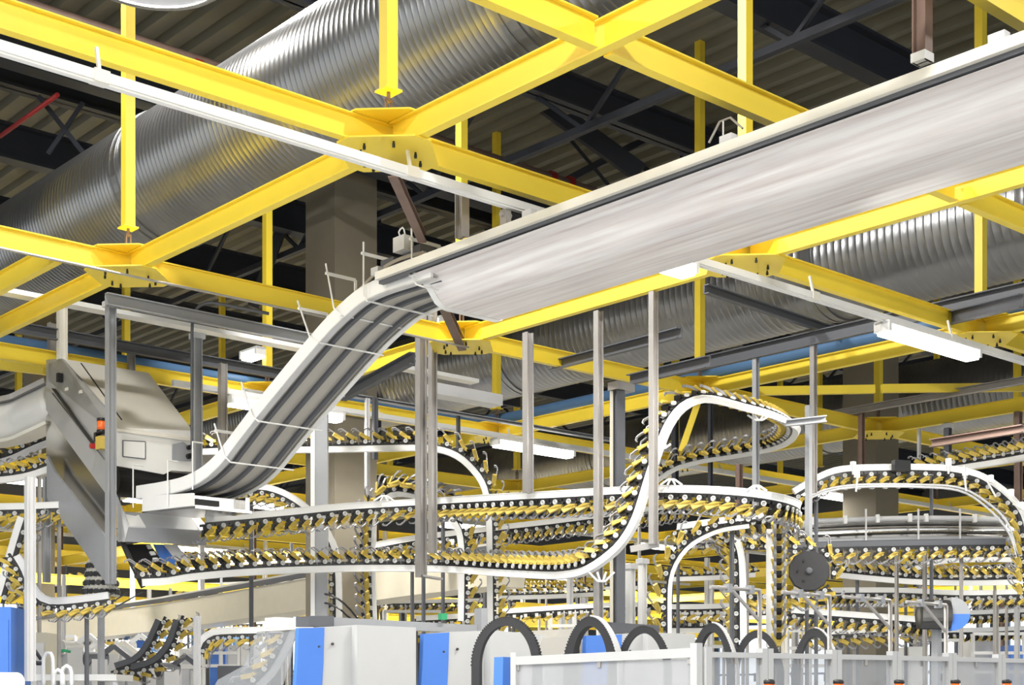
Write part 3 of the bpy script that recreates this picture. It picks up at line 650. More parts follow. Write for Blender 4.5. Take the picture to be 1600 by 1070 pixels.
ME_C, ME_R, ME_J, ME_F = gm(g_carrier, 'black', 'carrier'), gm(g_roller, 'roller', 'roller'), gm(g_jaw, 'jaw', 'jaw'), gm(g_finger, 'wire', 'finger')
_m = MB(); g_carrier(_m, 0); g_roller(_m, 1, 10); g_jaw(_m, 2); g_finger(_m, 3); ME_G = _m.mesh('gripper', ['black', 'roller', 'jaw', 'wire'])
_m = MB(); g_carrier(_m, 0)
for s_ in (-1, 1): _m.box((0.005, s_ * 0.045, 0.04), Vector((0.05, 0, 0)), Vector((0, 0.018, 0)), Z * 0.05, 1)
g_jaw(_m, 2)
MS_V, MS_F, MS_M = [v.copy() for v in _m.v], list(_m.f), list(_m.mi)
ME_S = _m.mesh('gripper_small', ['black', 'roller', 'jaw'])
RAILP = [(-0.044, -0.030), (-0.044, 0.030), (-0.036, 0.030), (-0.031, 0.026), (0.031, 0.026), (0.036, 0.030), (0.044, 0.030), (0.044, -0.030), (0.036, -0.030), (0.031, -0.026), (-0.031, -0.026), (-0.036, -0.030)]
def gripper_conveyor(label, pts, side=1, pitch=0.16, level=1, group=None, size=1.0, n0=None, rail_m='white', world=False, flip=1, fixed=None, rails=True, hang=(), rs=0.85, stand=None):
    """pts: rail line as (x, y, depth) pixel/depth triples turned into points of the hall; side +1 grippers above/outside the rail"""
    P3 = [Vector(p) for p in pts] if world else [at(*p) for p in pts]
    path = spline(P3, 0.09 if level else 0.14)
    r = thing('gripper_conveyor', label, 'conveyor', min(path, key=lambda q: q.z).copy(), group)
    n0 = Vector(n0) if n0 is not None else Z * side
    if rails:
        mb = MB(); mb.sweep(path, [(a * rs, b * size) for a, b in RAILP], n0, False, 0, True, True, fixed); part('rail', mb, rail_m, r)
        mb = MB(); mb.sweep(path, [(0.044 * rs, -0.022), (0.044 * rs, 0.022), (0.044 * rs + 0.016, 0.022), (0.044 * rs + 0.016, -0.022)], n0, False, 0, True, True, fixed); part('chain_guide', mb, 'black', r)
    fine = spline(P3, pitch); fr = frames(fine, n0, fixed); cnt = 0; rest = MB()
    # the grippers nearest the eye count first
    order = sorted(range(len(fr)), key=lambda i: fr[i][0].y)
    keep = set(order[:100])
    for i, (p, t, n, b) in enumerate(fr):
        t = t * flip; b = n.cross(t)
        m = Matrix((t, b, n)).transposed().to_4x4() @ Matrix.Diagonal((size, size, size, 1))
        m.translation = p + n * (0.044 * rs + 0.014) - r.location
        if i not in keep:
            rest.add([m @ v for v in MS_V], MS_F, False); rest.mi[-len(MS_F):] = MS_M; continue
        if level == 2:
            g = link(bpy.data.objects.new('gripper', ME_C)); g.parent = r; g.matrix_basis = m
            for nm, me in (('roller', ME_R), ('jaw', ME_J), ('finger', ME_F)):
                c = link(bpy.data.objects.new(nm, me)); c.parent = g
        else:
            g = link(bpy.data.objects.new('gripper', ME_G if level == 1 else ME_S)); g.parent = r; g.matrix_basis = m
    if level < 2 and stand is not False:
        k_ = 0
        for f in (0.12, 0.86):
            p, t, n, b = fr[int(f * (len(fr) - 1))]
            if abs(t.z) > 0.5: continue
            q = p + Vector((0, 0.05 * size, 0)); mb = MB(); mb.box(Vector((q.x, q.y, q.z / 2)), A * 0.035, B * 0.035, Z * q.z); part('support_rod', mb, 'steel' if k_ else 'dgrey', r); k_ += 1
    if rest.v:
        o = link(bpy.data.objects.new('gripper_chain', rest.mesh('gripper_chain', ['black', 'roller', 'jaw']))); o.parent = r; o['kind'] = 'stuff'
    return r
GC = gripper_conveyor
# the two long ones in front
LOWC = GC('lowest long gripper conveyor, grippers above its white rail, rising into a tall loop',
   [(222, 910, 15.3), (260, 908, 15.4), (304, 901, 15.6), (405, 893, 16.1), (564, 888, 16.6), (690, 889, 16.8), (780, 895, 16.0), (852, 899, 15.1), (888, 898, 14.6), (919, 890, 14.2), (953, 867, 14.05), (975, 844, 14.0), (995, 808, 14.0), (1016, 742, 14.05), (1031, 698, 14.1), (1046, 663, 14.1), (1066, 637, 14.2), (1092, 624, 14.3), (1120, 625, 14.35), (1162, 636, 14.5), (1207, 648, 14.9), (1234, 660, 15.6), (1245, 671, 16.4), (1236, 686, 17.2), (1207, 699, 17.8), (1151, 710, 18.2), (1095, 719, 18.5), (1050, 733, 18.7), (1005, 766, 18.9), (960, 800, 19)], 1, 0.165, 2)
UPC = GC('upper long gripper conveyor with its white rail on top, ending in a level hairpin',
   [(322, 811, 15.5), (439, 801, 16.0), (530, 792, 16.4), (609, 787, 16.7), (690, 782, 16.6), (790, 776, 15.6), (868, 772, 15.0), (969, 766, 14.6), (1027, 764, 14.4), (1095, 764.5, 14.1), (1162, 768.5, 13.8), (1207, 775, 13.8), (1234, 782, 14.1), (1247, 790, 14.6), (1240, 797, 15.2), (1211, 803, 15.6), (1161, 810, 16.0), (1100, 818, 16.4), (1060, 824, 16.7)], -1, 0.165, 2)
for (rt, x, y, Y, w_, h_) in ((UPC, 1049, 762, 14.25, 17, -13), (UPC, 600, 787, 16.6, 16, -12), (UPC, 1182, 771, 13.75, 16, -12), (LOWC, 940, 886, 14.1, 20, 22), (LOWC, 1186, 644, 14.7, 18, 12), (LOWC, 1036, 690, 14.1, 12, 10)):
    mb = MB()
    for f in (-1, -0.35, 0.35, 1): mb.tube([at(x + w_ * f, y + h_ * 0.35, Y), at(x + w_ * f * 0.3, y + h_, Y)], 0.011, 6)
    mb.tube([at(x - w_ * 0.3, y + h_, Y), at(x + w_ * 0.3, y + h_, Y)], 0.012, 6); part('rail_bracket', mb, 'white', rt)
GC('dark gripper conveyor curving down to a vertical run behind the black cable arches',
   [(1170, 822, 15.3), (1130, 828, 15.3), (1103, 838, 15.3), (1078, 853, 15.3), (1060, 874, 15.3), (1049, 900, 15.3), (1046, 930, 15.3), (1046, 1000, 15.3)], 1, 0.17, 1, rs=0.5)
ARCH = GC('arched gripper conveyor with guide rods beyond the hairpin',
   [(1240, 768, 17.2), (1258, 757, 17.2), (1279, 745, 17.2), (1316, 733, 17.2), (1397, 730, 17.2), (1440, 730, 17.2), (1482, 732, 17.2), (1526, 741, 17.2), (1560, 761, 17.2), (1586, 785, 17.2), (1600, 808, 17.2), (1608, 850, 17.2), (1610, 920, 17.2)], -1, 0.16, 1)
GC('gripper conveyor above the arched one, its yellow grippers standing up like pegs', [(1440, 740, 19.5), (1515, 729, 19), (1560, 722, 18.6), (1600, 715, 18.2), (1660, 704, 17.6)], 1, 0.16, 1)
GC('gripper conveyor wrapping round the big black wheel', [(1130, 868, 16.5), (1180, 866, 16.5), (1240, 866, 16.5), (1263, 867, 16.5), (1281, 874, 16.5), (1290, 888, 16.5), (1288, 905, 16.5), (1276, 917, 16.5), (1260, 920, 16.5), (1200, 921, 16.5), (1150, 922, 16.5)], 1, 0.16, 1, rails=False)
r_ = GC('vertical gripper chain on a tall white plate behind the cable arches', [(1213, 828, 15.5), (1213, 880, 15.5), (1213, 940, 15.5), (1213, 1000, 15.5)], 1, 0.13, 1, fixed=(0, -1, 0), rs=0.5)
mb = MB(); mb.box((at(1203, 828, 15.6) + at(1203, 1010, 15.6)) / 2, Vector((0.075, 0, 0)), Vector((0, 0.05, 0)), Z * 1.28); part('white_plate', mb, 'white', r_)
GC('vertical gripper conveyor bending over at the top, next to the tall white plate', [(1143, 838, 16.4), (1152, 848, 16.4), (1158, 870, 16.4), (1160, 910, 16.4), (1161, 1000, 16.4)], -1, 0.16, 1)
GC('level gripper conveyor hairpin between the black wheel and the concrete column', [(1238, 953, 18), (1330, 960, 18.2), (1414, 966, 18.4), (1440, 969, 18.6), (1450, 973, 19), (1440, 978, 19.4), (1364, 984, 19.6), (1262, 989, 19.8)], -1, 0.16, 1)
GC('gripper conveyor leaving the black wheel towards the picture edge, bright rail below the grippers', [(1305, 898, 20), (1364, 904, 20), (1431, 909, 20), (1516, 911, 20), (1610, 909, 20)], 1, 0.16, 1)
GC('second gripper row under the bright rail beyond the black wheel', [(1300, 922, 20.5), (1400, 922, 21), (1500, 926, 21), (1610, 924, 21)], -1, 0.16, 1)
GC('rising gripper conveyor with a grey rail, curving behind the steel rods near the picture edge', [(1400, 900, 22), (1425, 890, 22), (1448, 882, 22), (1482, 876, 22), (1550, 874, 22), (1610, 876, 22)], 1, 0.17, 1)
GC('gripper row under the polished tray of the arched conveyor', [(1240, 852, 17.5), (1364, 849, 17.5), (1480, 847, 17.5), (1570, 846, 17.5)], -1, 0.17, 1, rail_m='dgrey')
GC('sloping gripper conveyor in the middle distance, seen between the two long ones', [(585, 852, 19), (640, 842, 19), (700, 834, 19.3), (782, 824, 19.6), (860, 815, 20), (930, 806, 20.3), (1010, 796, 20.6), (1070, 788, 21)], -1, 0.17, 1)
GC('large arched gripper conveyor bending over and down behind the paired posts', [(310, 706, 18.2), (400, 704, 18.2), (540, 702, 18), (640, 700, 18), (684, 702, 18), (715, 713, 18), (737, 732, 18), (752, 752, 18), (760, 775, 18), (764, 810, 18), (765, 880, 18), (766, 985, 18)], 1, 0.165, 1)
GC('hanging gripper chain arching over beside the concrete column and dropping to the machine', [(690, 786, 17.8), (652, 774, 17.6), (622, 770, 17.5), (600, 778, 17.4), (586, 800, 17.4), (581, 840, 17.4), (581, 900, 17.4), (584, 985, 17.4)], 1, 0.135, 1, fixed=(-0.55, -0.75, 0.4))
GC('gripper conveyor arching out from under the descending belt conveyor behind the white column', [(372, 765, 18), (392, 762, 18), (414, 761, 18), (441, 769, 18), (466, 783, 18), (490, 803, 18), (512, 832, 18), (524, 860, 18), (529, 900, 18), (530, 970, 18)], -1, 0.15, 1)
GC('gripper conveyor with a wide white rail curving down in the middle, behind the lowest one', [(670, 800, 17.5), (695, 805, 17.5), (711, 819, 17.5), (719, 840, 17.5), (721, 880, 17.5), (720, 970, 17.5)], 1, 0.18, 1)
GC('pale far gripper conveyor above the cable arches', [(785, 955, 22), (874, 949, 22), (930, 946, 22), (1010, 944, 22.5)], -1, 0.17, 0)
GC('pale far gripper conveyor over the dark machine beam', [(650, 966, 21), (710, 963, 21), (760, 960, 21)], -1, 0.17, 0)
GC('gripper conveyor climbing towards the hooded machine just below the white stream conveyor', [(-20, 752, 17.5), (20, 748, 17.5), (50, 742, 17.5), (78, 732, 17.5)], 1, 0.165, 1)
GC('gripper conveyor climbing more steeply just above, at the same picture edge', [(-20, 728, 19), (20, 716, 19), (50, 702, 19), (80, 690, 19)], 1, 0.165, 1, rail_m='lgrey')
GC('level gripper conveyor running into the hooded machine from the picture edge', [(-20, 792, 16.6), (40, 791, 16.6), (92, 789, 16.6), (110, 790, 16.7)], -1, 0.165, 1)
GC('vertical gripper conveyor bending down at the picture edge below the level one', [(34, 808, 15.8), (27, 830, 15.8), (18, 860, 15.8), (8, 895, 15.8), (-2, 930, 15.8)], -1, 0.15, 1)
GC('gripper conveyor with grey rail sweeping level below the hooded machine', [(27, 868, 15.2), (38, 886, 15.2), (47, 908, 15.2), (58, 927, 15.2), (76, 938, 15.2), (105, 938, 15.2), (140, 934, 15.2), (170, 930, 15.2)], -1, 0.13, 1, size=0.85, rail_m='lgrey')
GC('first of two gripper chains sweeping down below the beige conveyor', [(248, 968, 19), (240, 986, 19), (230, 1006, 19), (212, 1028, 19), (180, 1040, 19)], -1, 0.15, 1, rail_m='dgrey')
GC('second gripper chain sweeping down below the beige conveyor, nearer the slim post', [(276, 968, 18.5), (270, 988, 18.5), (260, 1010, 18.5), (240, 1031, 18.5), (206, 1042, 18.5)], -1, 0.15, 1, rail_m='dgrey')
GC('short gripper conveyor bending level beside the clear hood', [(309, 1012, 16.5), (314, 1001, 16.5), (326, 991, 16.5), (345, 986, 16.5), (416, 984, 16.5), (440, 983, 16.5)], -1, 0.14, 1, size=0.85)
GC('gripper chain climbing inside the clear hood', [(405, 1072, 14.5), (425, 1052, 14.5), (440, 1028, 14.5), (452, 1004, 14.5), (460, 985, 14.5)], 1, 0.15, 1, rail_m='grey')
FG, FL = 'far gripper conveyors in the depth of the hall', 'far gripper conveyor, one of the thin dark and yellow lines deep in the hall'
for (x0, y0, Y0, x1, y1, Y1, sd) in ((320, 972, 30, 475, 970, 30, -1), (80, 998, 34, 250, 990, 32, -1), (580, 940, 28, 800, 936, 29, -1), (600, 925, 33, 1000, 918, 30, 1), (780, 934, 26, 940, 928, 26, 1),
        (1040, 948, 21, 1160, 945, 21, -1), (1040, 985, 22, 1150, 983, 22, 1), (1050, 905, 24, 1180, 898, 24, 1), (1460, 958, 24, 1620, 952, 25, -1), (1460, 985, 24, 1620, 980, 25, -1), (1450, 938, 28, 1620, 934, 28, 1),
        (1060, 845, 20, 1190, 838, 20, -1), (330, 880, 28, 480, 874, 28, 1), (-10, 920, 30, 170, 905, 30, 1), (60, 880, 36, 480, 868, 34, 1), (620, 880, 30, 900, 872, 32, -1), (1300, 945, 23, 1460, 942, 24, 1), (1040, 965, 28, 1300, 962, 28, 1), (280, 915, 32, 480, 905, 32, -1), (1480, 900, 30, 1620, 898, 30, 1)):
    GC(FL, [(x0, y0, Y0), ((x0 + x1) / 2, (y0 + y1) / 2 + 1, (Y0 + Y1) / 2), (x1, y1, Y1)], sd, 0.19, 0, FG)
# ================================================================== POSTS OF THE CONVEYORS
post('hanging_post', 658, 492, 902, 16.35, 0.115, 'steel', 'longest slim steel post, with a bent foot under the lowest gripper conveyor', None, 'steel')
post('hanging_post', 676, 486, 864, 16.2, 0.09, 'steel', 'slim steel post just beside the longest one, without a foot')
post('hanging_post', 825, 520, 770, 15.1, 0.10, 'steel', 'steel post below the girder, ending on the rail of the upper long gripper conveyor')
post('hanging_post', 935, 486, 974, 14.4, 0.085, 'steel', 'slim steel post passing behind the lowest long gripper conveyor where it starts to rise')
post('hanging_post', 1021, 456, 850, 13.81, 0.08, 'steel', 'slim steel post in front of the steep part of the tall conveyor loop')
mb = MB(); mb.bar(at(985, 858, 13.9), at(1030, 850, 13.9), 0.05, 0.06); single('post_bracket', mb, 'steel', 'short steel arm at the bottom of the post before the steep conveyor', 'bracket')
post('hanging_post', 574, 622, 790, 18.43, 0.06, 'lgrey', 'pale thin post near the concrete column, ending at the hanging gripper chain')
post('hanging_post', 586, 621, 718, 18.45, 0.07, 'dgrey', 'short dark post beside the pale thin one near the concrete column')
post('hanging_post', 716, 649, 712, 19.5, 0.05, 'dgrey', 'short dark post ending on the shoulder of the large arched conveyor')
post('hanging_post', 1055, 627, 792, 18.94, 0.08, 'navy', 'dark post just inside the tall conveyor loop')
post('hanging_post', 1110, 616, 800, 18.49, 0.055, 'navy', 'thin dark post in the middle of the tall conveyor loop')
post('hanging_post', 1181, 560, 790, 17.37, 0.075, 'grey', 'grey post hanging through the tall loop behind its upper run')
post('hanging_post', 1271, 540, 770, 16.74, 0.075, 'steel', 'long bare post just beyond the tip of the tall conveyor loop')
post('hanging_post', 1155, 725, 800, 18.2, 0.08, 'rust', 'short brown post behind the return run of the tall loop')
post('hanging_post', 1346, 645, 732, 20.7, 0.085, 'rust', 'brown post standing on the arched gripper conveyor below the far joint')
post('hanging_post', 1481, 661, 733, 20.4, 0.10, 'dgrey', 'thick dark post with a white clamp on the arched gripper conveyor', 'lgrey', None)
post('hanging_post', 1436, 669, 732, 20.8, 0.05, 'lgrey', 'thin pale post between the brown and the thick dark post')
post('hanging_post', 1591, 643, 812, 19.6, 0.10, 'rust', 'brown post at the picture edge behind the arched gripper conveyor')
post('hanging_post', 1401, 842, 1300, 18.0, 0.045, 'steel', 'steel rod below the polished tray in front of the concrete column')
post('hanging_post', 1445, 842, 1304, 18.0, 0.05, 'steel', 'steel post below the polished tray beside the dark drum cover')
channel(W(17.5, 12.6, 4.16), W(17.5, 2, 4.16), 'sloping grey steel channel above the arched gripper conveyor', 'steel', 0.10)
channel(at(1226, 662, 15.3), at(1290, 655, 15.3), 'short grey arm holding the tip of the tall conveyor loop', 'grey', 0.07)
channel(at(1456, 693, 16.4), at(1600, 670, 15.6), 'brown steel channel just above the peg-like grippers', 'rust', 0.09)
channel(W(13.75, 12.6, 4.19), W(13.75, 2, 4.19), 'dark channel under the second duct, above the blue pipe', 'dgrey', 0.16)
channel(at(863, 572, 17.2), at(1065, 520, 14.6), 'dark channel crossing between the slim posts below the second duct', 'dgrey', 0.11)
channel(at(985, 594, 16.6), at(1110, 565, 15.0), 'short dark channel ending on the girder beside the tall loop', 'dgrey', 0.12)
channel(at(1100, 452, 15.2), at(1330, 528, 17.4), 'dark channel below the lamp rail, parallel to it, in front of the second duct', 'dgrey', 0.10)
channel(at(540, 618, 15.2), at(648, 560, 14.0), 'dark channel tucked under the girder beside the descending conveyor', 'dgrey', 0.12)
channel(at(1475, 500, 15.4), at(1600, 470, 13.9), 'rust-stained dark channel under the hanger at the picture edge', 'dgrey', 0.14)
mb = MB(); mb.box(at(725, 618, 18.4), A * 1.1, B * 0.25, Z * 0.14); single('cable_duct', mb, 'lgrey', 'mottled pale cable trunk below the joint under the stream conveyor', 'trunking')
channel(W(9.9, 15.05, 3.86), W(15.5, 15.05, 3.86), 'thin grey channel carrying the short dark posts near the concrete column', 'grey', 0.05)
# larger upright columns of the machine line
r_ = thing('support_column', 'wide white and grey upright standing before the concrete column', 'column', at(500, 968, 17.2))
p, q = at(500, 636, 17.2), at(500, 968, 17.2); c = (p + q) / 2; hh = p.z - q.z
mb = MB(); mb.box(c, Vector((0.19, 0.0, 0)), Vector((0.0, 0.12, 0)), Z * hh); part('upright', mb, 'grey', r_)
mb = MB(); mb.box(c + Vector((-0.075, -0.075, 0)), Vector((0.05, 0.0, 0)), Vector((0, 0.03, 0)), Z * hh); part('face_plate', mb, 'white', r_)
r_ = thing('support_column', 'dark blue-grey upright behind the steep conveyor, pale on one edge', 'column', at(962, 1000, 16.4))
p, q = at(964, 612, 16.4), at(964, 1000, 16.4); c = (p + q) / 2; hh = p.z - q.z
mb = MB(); mb.box(c + Vector((0.015, 0, 0)), Vector((0.10, 0.03, 0)), Vector((-0.05, 0.14, 0)), Z * hh); part('upright', mb, 'dgrey', r_)
mb = MB(); mb.box(c + Vector((-0.065, -0.03, 0)), Vector((0.035, 0, 0)), Vector((0, 0.05, 0)), Z * hh); part('edge_strip', mb, 'beige', r_)
mb = MB(); mb.box(p + Z * 0.05 + Vector((0.05, 0, 0)), A * 0.28, B * 0.16, Z * 0.09); part('head_clamp', mb, 'steel', r_)
post('floor_post', 47, 745, 1064, 14.6, 0.10, 'lgrey', 'pale upright in front of the beige conveyor near the picture edge')
post('floor_post', 73, 745, 910, 17.0, 0.085, 'grey', 'grey upright just beside the hooded machine plates, ending above the swept gripper conveyor')
post('floor_post', 308, 962, 1075, 15.8, 0.07, 'lgrey', 'pale slim upright under the beige conveyor, beside the clear hood')
for (x, y0, y1, Y, wd) in ((985, 880, 1317, 17.0, 0.10), (1004, 872, 1312, 17.4, 0.09)):
    post('white_guide', x, y0, y1, Y, wd, 'white', 'white upright guide with small clamps behind the dark upright', 'lgrey', None, group='white upright guides')
for k in range(60):
    x = random.uniform(0, 1600); Y = random.uniform(23, 38); zt = random.uniform(1.6, 3.9); zb = -1.7
    y0, y1 = HORIZON - zt * F_PX / Y, HORIZON - zb * F_PX / Y
    post('far_post', x, y0, y1, Y, random.choice((0.06, 0.08, 0.1)), random.choice(('lgrey', 'lgrey', 'cream', 'dgrey', 'rust')), 'thin far post standing among the conveyors deep in the hall', None, None, group='far posts')
# lower far girders of a second level
LG, LB = 'low far girders', 'low yellow girder far back in the hall, below the main grid'
for j in range(8): girder(4, 23.5 + 3 * j, 46, 23.5 + 3 * j, LB, LG, dz=-0.9 - 0.8 * (j % 2))
for i in range(7): girder(13 + 4.5 * i, 24, 13 + 4.5 * i, 45, LB, LG, dz=-1.12 - 0.8 * (i % 2))
for i in range(6): girder(26 + 3 * i, 0, 26 + 3 * i, 22, LB, LG, dz=-1.12 - 0.4 * (i % 3))
# ================================================================== BEIGE LOWER STREAM CONVEYOR AND SIDE CONVEYOR
r_ = thing('stream_conveyor', 'long beige stream conveyor low down behind the hooded machine and concrete column', 'conveyor', at(300, 985, 23))
def lowp(x, y): return onU(x, y, 12.2)
mb = MB()
pts = [(-40, 983), (80, 966), (250, 943), (480, 903), (640, 880), (770, 862)]; pb = [(-40, 1012), (80, 1003), (250, 985), (480, 952), (640, 930), (770, 915)]
T = [lowp(*p) for p in pts]; Bt = [lowp(*p) for p in pb]
for i in range(len(T) - 1): mb.prism([T[i], T[i + 1], Bt[i + 1], Bt[i]], A * 0.55)
part('casing', mb, 'buff', r_)
mb = MB(); mb.sweep([p + Z * 0.05 - A * 0.02 for p in T], [(-0.04, -0.03), (-0.04, 0.03), (0.03, 0.03), (0.03, -0.03)], Z); part('top_rail', mb, 'dgrey', r_)
mb = MB(); mb.sweep([p + Z * 0.10 + A * 0.06 for p in T], [(-0.02, -0.06), (-0.02, 0.06), (0.02, 0.06), (0.02, -0.06)], Z); part('rail_cover', mb, 'cream', r_)
r_ = thing('stream_conveyor', 'rounded white stream conveyor entering the hooded machine from the picture edge', 'conveyor', at(30, 690, 17.6))
mb = MB(); pth = spline([at(-60, 660, 17.6), at(-10, 662, 17.6), (at(30, 655, 17.6)), at(60, 642, 17.4), at(90, 628, 17.2)], 0.1)
prof = [(0.24 * math.sin(a), 0.20 * math.cos(a)) for a in [math.radians(k) for k in range(-180, 180, 20)]]
mb.sweep(pth, prof, Z, True); part('casing', mb, 'white', r_)
mb = MB(); mb.sweep([p + Z * 0.25 for p in pth], [(-0.03, -0.2), (-0.03, 0.2), (0.03, 0.2), (0.03, -0.2)], Z); part('top_rail', mb, 'steel', r_)
mb = MB(); mb.sweep([p - Z * 0.25 for p in pth], [(-0.02, -0.18), (-0.02, 0.18), (0.02, 0.18), (0.02, -0.18)], Z); part('bottom_rail', mb, 'cream', r_)
girder_ = MB(); girder_.bar(at(-20, 565, 19), at(75, 576, 18.5), 0.16, 0.16); single('steel_girder', girder_, 'yellow', 'short bright yellow girder above the rounded white conveyor at the picture edge', 'girder')
# ================================================================== BLACK WHEEL, POLISHED TRAY, DRUM COVER
r_ = thing('chain_wheel', 'large black wheel turning a gripper conveyor', 'wheel', at(1264, 925, 16.45))
fwd = Vector((0.12, 1, 0)).normalized(); c = at(1264, 892, 16.45)
mb = MB(); mb.lathe(c - fwd * 0.04, fwd, [(0, 0.0001), (0, 0.20), (0.0, 0.225), (0.015, 0.235), (0.08, 0.235), (0.08, 0.0001)], 12, smooth=False); part('disc', mb, 'rubber', r_)
mb = MB(); mb.lathe(c - fwd * 0.06, fwd, [(0, 0.0001), (0, 0.018), (-0.0, 0.035), (0.03, 0.04)], 16); part('hub', mb, 'dgrey', r_)
mb = MB()
for k in range(6): mb.cyl(c - fwd * 0.045 + Vector((math.cos(k * 1.047), 0, math.sin(k * 1.047))) * 0.13, c - fwd * 0.035 + Vector((math.cos(k * 1.047), 0, math.sin(k * 1.047))) * 0.13, 0.012, 8)
part('bolts_ring', mb, 'black', r_)
mb = MB(); mb.bar(c + fwd * 0.05, c + fwd * 0.05 + Z * 1.9, 0.06, 0.06); part('support', mb, 'grey', r_)
r_ = thing('guide_tray', 'long polished tray with clamped rods below the arched gripper conveyor', 'tray', at(1400, 845, 18.0))
ua = spline([at(1255, 818, 18.0), at(1262, 815, 18.0), at(1400, 810, 18.0), at(1500, 810, 18.0), at(1572, 812, 18.0)], 0.2)
la = spline([at(1249, 848, 18.0), at(1364, 843, 18.0), at(1480, 841, 18.0), at(1588, 843, 18.0)], 0.2)
for nm, pth in (('upper_rod', ua), ('lower_rod', la)):
    mb = MB(); mb.tube(pth, 0.035 if nm == 'upper_rod' else 0.03, 8); part(nm, mb, 'lgrey' if nm == 'upper_rod' else 'grey', r_)
mb = MB(); n_ = min(len(ua), len(la)); vs = []
for k in range(9):
    f = k / 8; a, b = ua[int(f * (len(ua) - 1))], la[int(f * (len(la) - 1))]
    for g in range(5): vs.append(a.lerp(b, g / 4) + Vector((0, 0.12 * math.sin(g / 4 * 3.14159) + 0.02, 0)))
mb.add(vs, [(k * 5 + g, k * 5 + g + 1, k * 5 + g + 6, k * 5 + g + 5) for k in range(8) for g in range(4)], True)
part('tray_sheet', mb, 'shiny', r_)
for f in (0.08, 0.3, 0.42, 0.56, 0.68, 0.9):
    p = ua[int(f * (len(ua) - 1))]; mb = MB(); mb.box(p - Vector((0, 0.04, 0)), Vector((0.04, 0, 0)), Vector((0, 0.06, 0)), Z * 0.10); part('clamp', mb, 'white', r_)
for x in (1353, 1435, 1500): 
    mb = MB(); mb.tube([at(x, 795, 17.9), at(x, 852, 17.9)], 0.012, 6); part('upright_rod', mb, 'lgrey', r_)
mb = MB()
for off in (0, 12): 
    pth = spline([at(1262, 776 + off * .3, 17.1), at(1297, 763 + off * .3, 17.1), at(1347, 757 + off * .3, 17.1), at(1431, 757 + off * .3, 17.1), at(1500, 762 + off * .4, 17.1), at(1545, 787 + off * .7, 17.1), at(1575, 818 + off, 17.1), at(1590, 870, 17.1)], 0.1)
    mb.tube(pth, 0.014, 6)
part('guide_rods', mb, 'lgrey', ARCH)
for (x, y, dx, dy) in ((1339, 740, 4, 28), (1508, 737, -4, 30), (1548, 748, -20, 28), (1580, 770, -24, 18), (1482, 722, 0, 18), (1333, 727, 0, 14), (1596, 790, -22, 10)):
    mb = MB(); mb.tube([at(x + dx * .6, y - dy * .3, 16.95), at(x - dx * .4, y + dy, 17.0)], 0.012, 6); mb.box(at(x, y, 17.0), A * 0.05, B * 0.05, Z * 0.09)
    part('guide_bracket', mb, 'white', ARCH)
mb = MB(); mb.box(at(1408, 728, 17.05), Vector((0.2, 0.05, 0)), Vector((-0.02, 0.08, 0)), Z * 0.13); part('drive_box', mb, 'black', ARCH, 'black box on top of the rail')
r_ = thing('drum_cover', 'blue and grey rounded cover beside a black drum, low at the picture edge', 'cover', at(1495, 990, 15.6))
c = at(1482, 960, 15.6)
mb = MB(); mb.cyl(c - Vector((0.32, 0, 0)), c, 0.16, 24); part('drum', mb, 'black', r_)
for nm, a0, a1, m_ in (('grey_half', 0, 90, 'grey'), ('blue_half', -90, 0, 'blue')):
    mb = MB(); pp = [c + Vector((0.2 * math.cos(math.radians(a)), -0.12, 0.18 * math.sin(math.radians(a)))) for a in range(a0, a1 + 1, 15)] + [c + Vector((0, -0.12, 0))]
    mb.prism(pp, Vector((0, 0.3, 0))); part(nm, mb, m_, r_)
mb = MB(); mb.bar(c - Z * 0.1 + Vector((-0.1, 0.1, 0)), Vector((c.x - 0.1, c.y + 0.1, 0)), 0.08, 0.08); part('stand', mb, 'grey', r_)
# ================================================================== MACHINE LINE ALONG THE BOTTOM
VM = 9.8
def mv(x, y, dv=0.0): return onV(x, y, VM + dv)
def drop(p, z=0.0): return Vector((p.x, p.y, z))
def panel(name, top, flare, m, root, dv=0.0, th=0.25, curve=0.05, label=None):
    """upright cover: top edge as two pixels; its near edges bend outwards towards the floor"""
    a, b = mv(*top[0], dv), mv(*top[1], dv); rows = []
    for k in range(9):
        f = k / 8; za, zb_ = a.z * (1 - f), b.z * (1 - f); s = flare * (f ** 1.5)
        rows.append((Vector((a.x, a.y, za)) - A * s, Vector((b.x, b.y, zb_)) - A * s * 0.8))
    pts = [r[0] for r in rows] + [r[1] for r in rows[::-1]]
    mb = MB(); mb.prism(pts, B * th); return part(name, mb, m, root, label)
def unit(label, blue, grey, white, grp=None, seam=None):
    r = thing('feeder_unit', label, 'machine', drop(mv((blue or grey)[0][0], 1000)), grp)
    if blue: panel('blue_cover', blue, 0.30, 'blue', r, -0.02, 0.05, label='blue curved cover')
    if grey: panel('grey_cover', grey, 0.22, 'panel', r, 0.0, 0.28)
    if white: panel('front_cover', white, 0.0, 'panel', r, -0.08, 0.34, label='pale flat cover')
    if grey:
        mb = MB(); p = mv(grey[0][0] + 12, grey[0][1] + 27, -0.01); mb.cyl(p, p - B * 0.012, 0.012, 10); part('lock', mb, 'black', r)
    if blue:
        mb = MB(); p = mv(blue[1][0] - 9, blue[1][1] + 30, -0.05); mb.cyl(p, p - B * 0.012, 0.009, 10); part('lock', mb, 'black', r)
    return r
unit('largest feeder housing, blue side and pale flat front, below the white and grey upright', [(467, 981), (507, 980)], [(507, 979), (562, 978)], [(558, 976), (650, 980)])
unit('feeder housing with folded blue side behind the first cable arch', [(662, 990), (702, 988)], [(702, 987), (768, 985)], [(766, 984), (852, 992)])
unit('feeder housing with dark blue side behind the middle cable arch', [(916, 993), (972, 991)], [(972, 990), (1015, 989)], [(1013, 988), (1086, 990)])
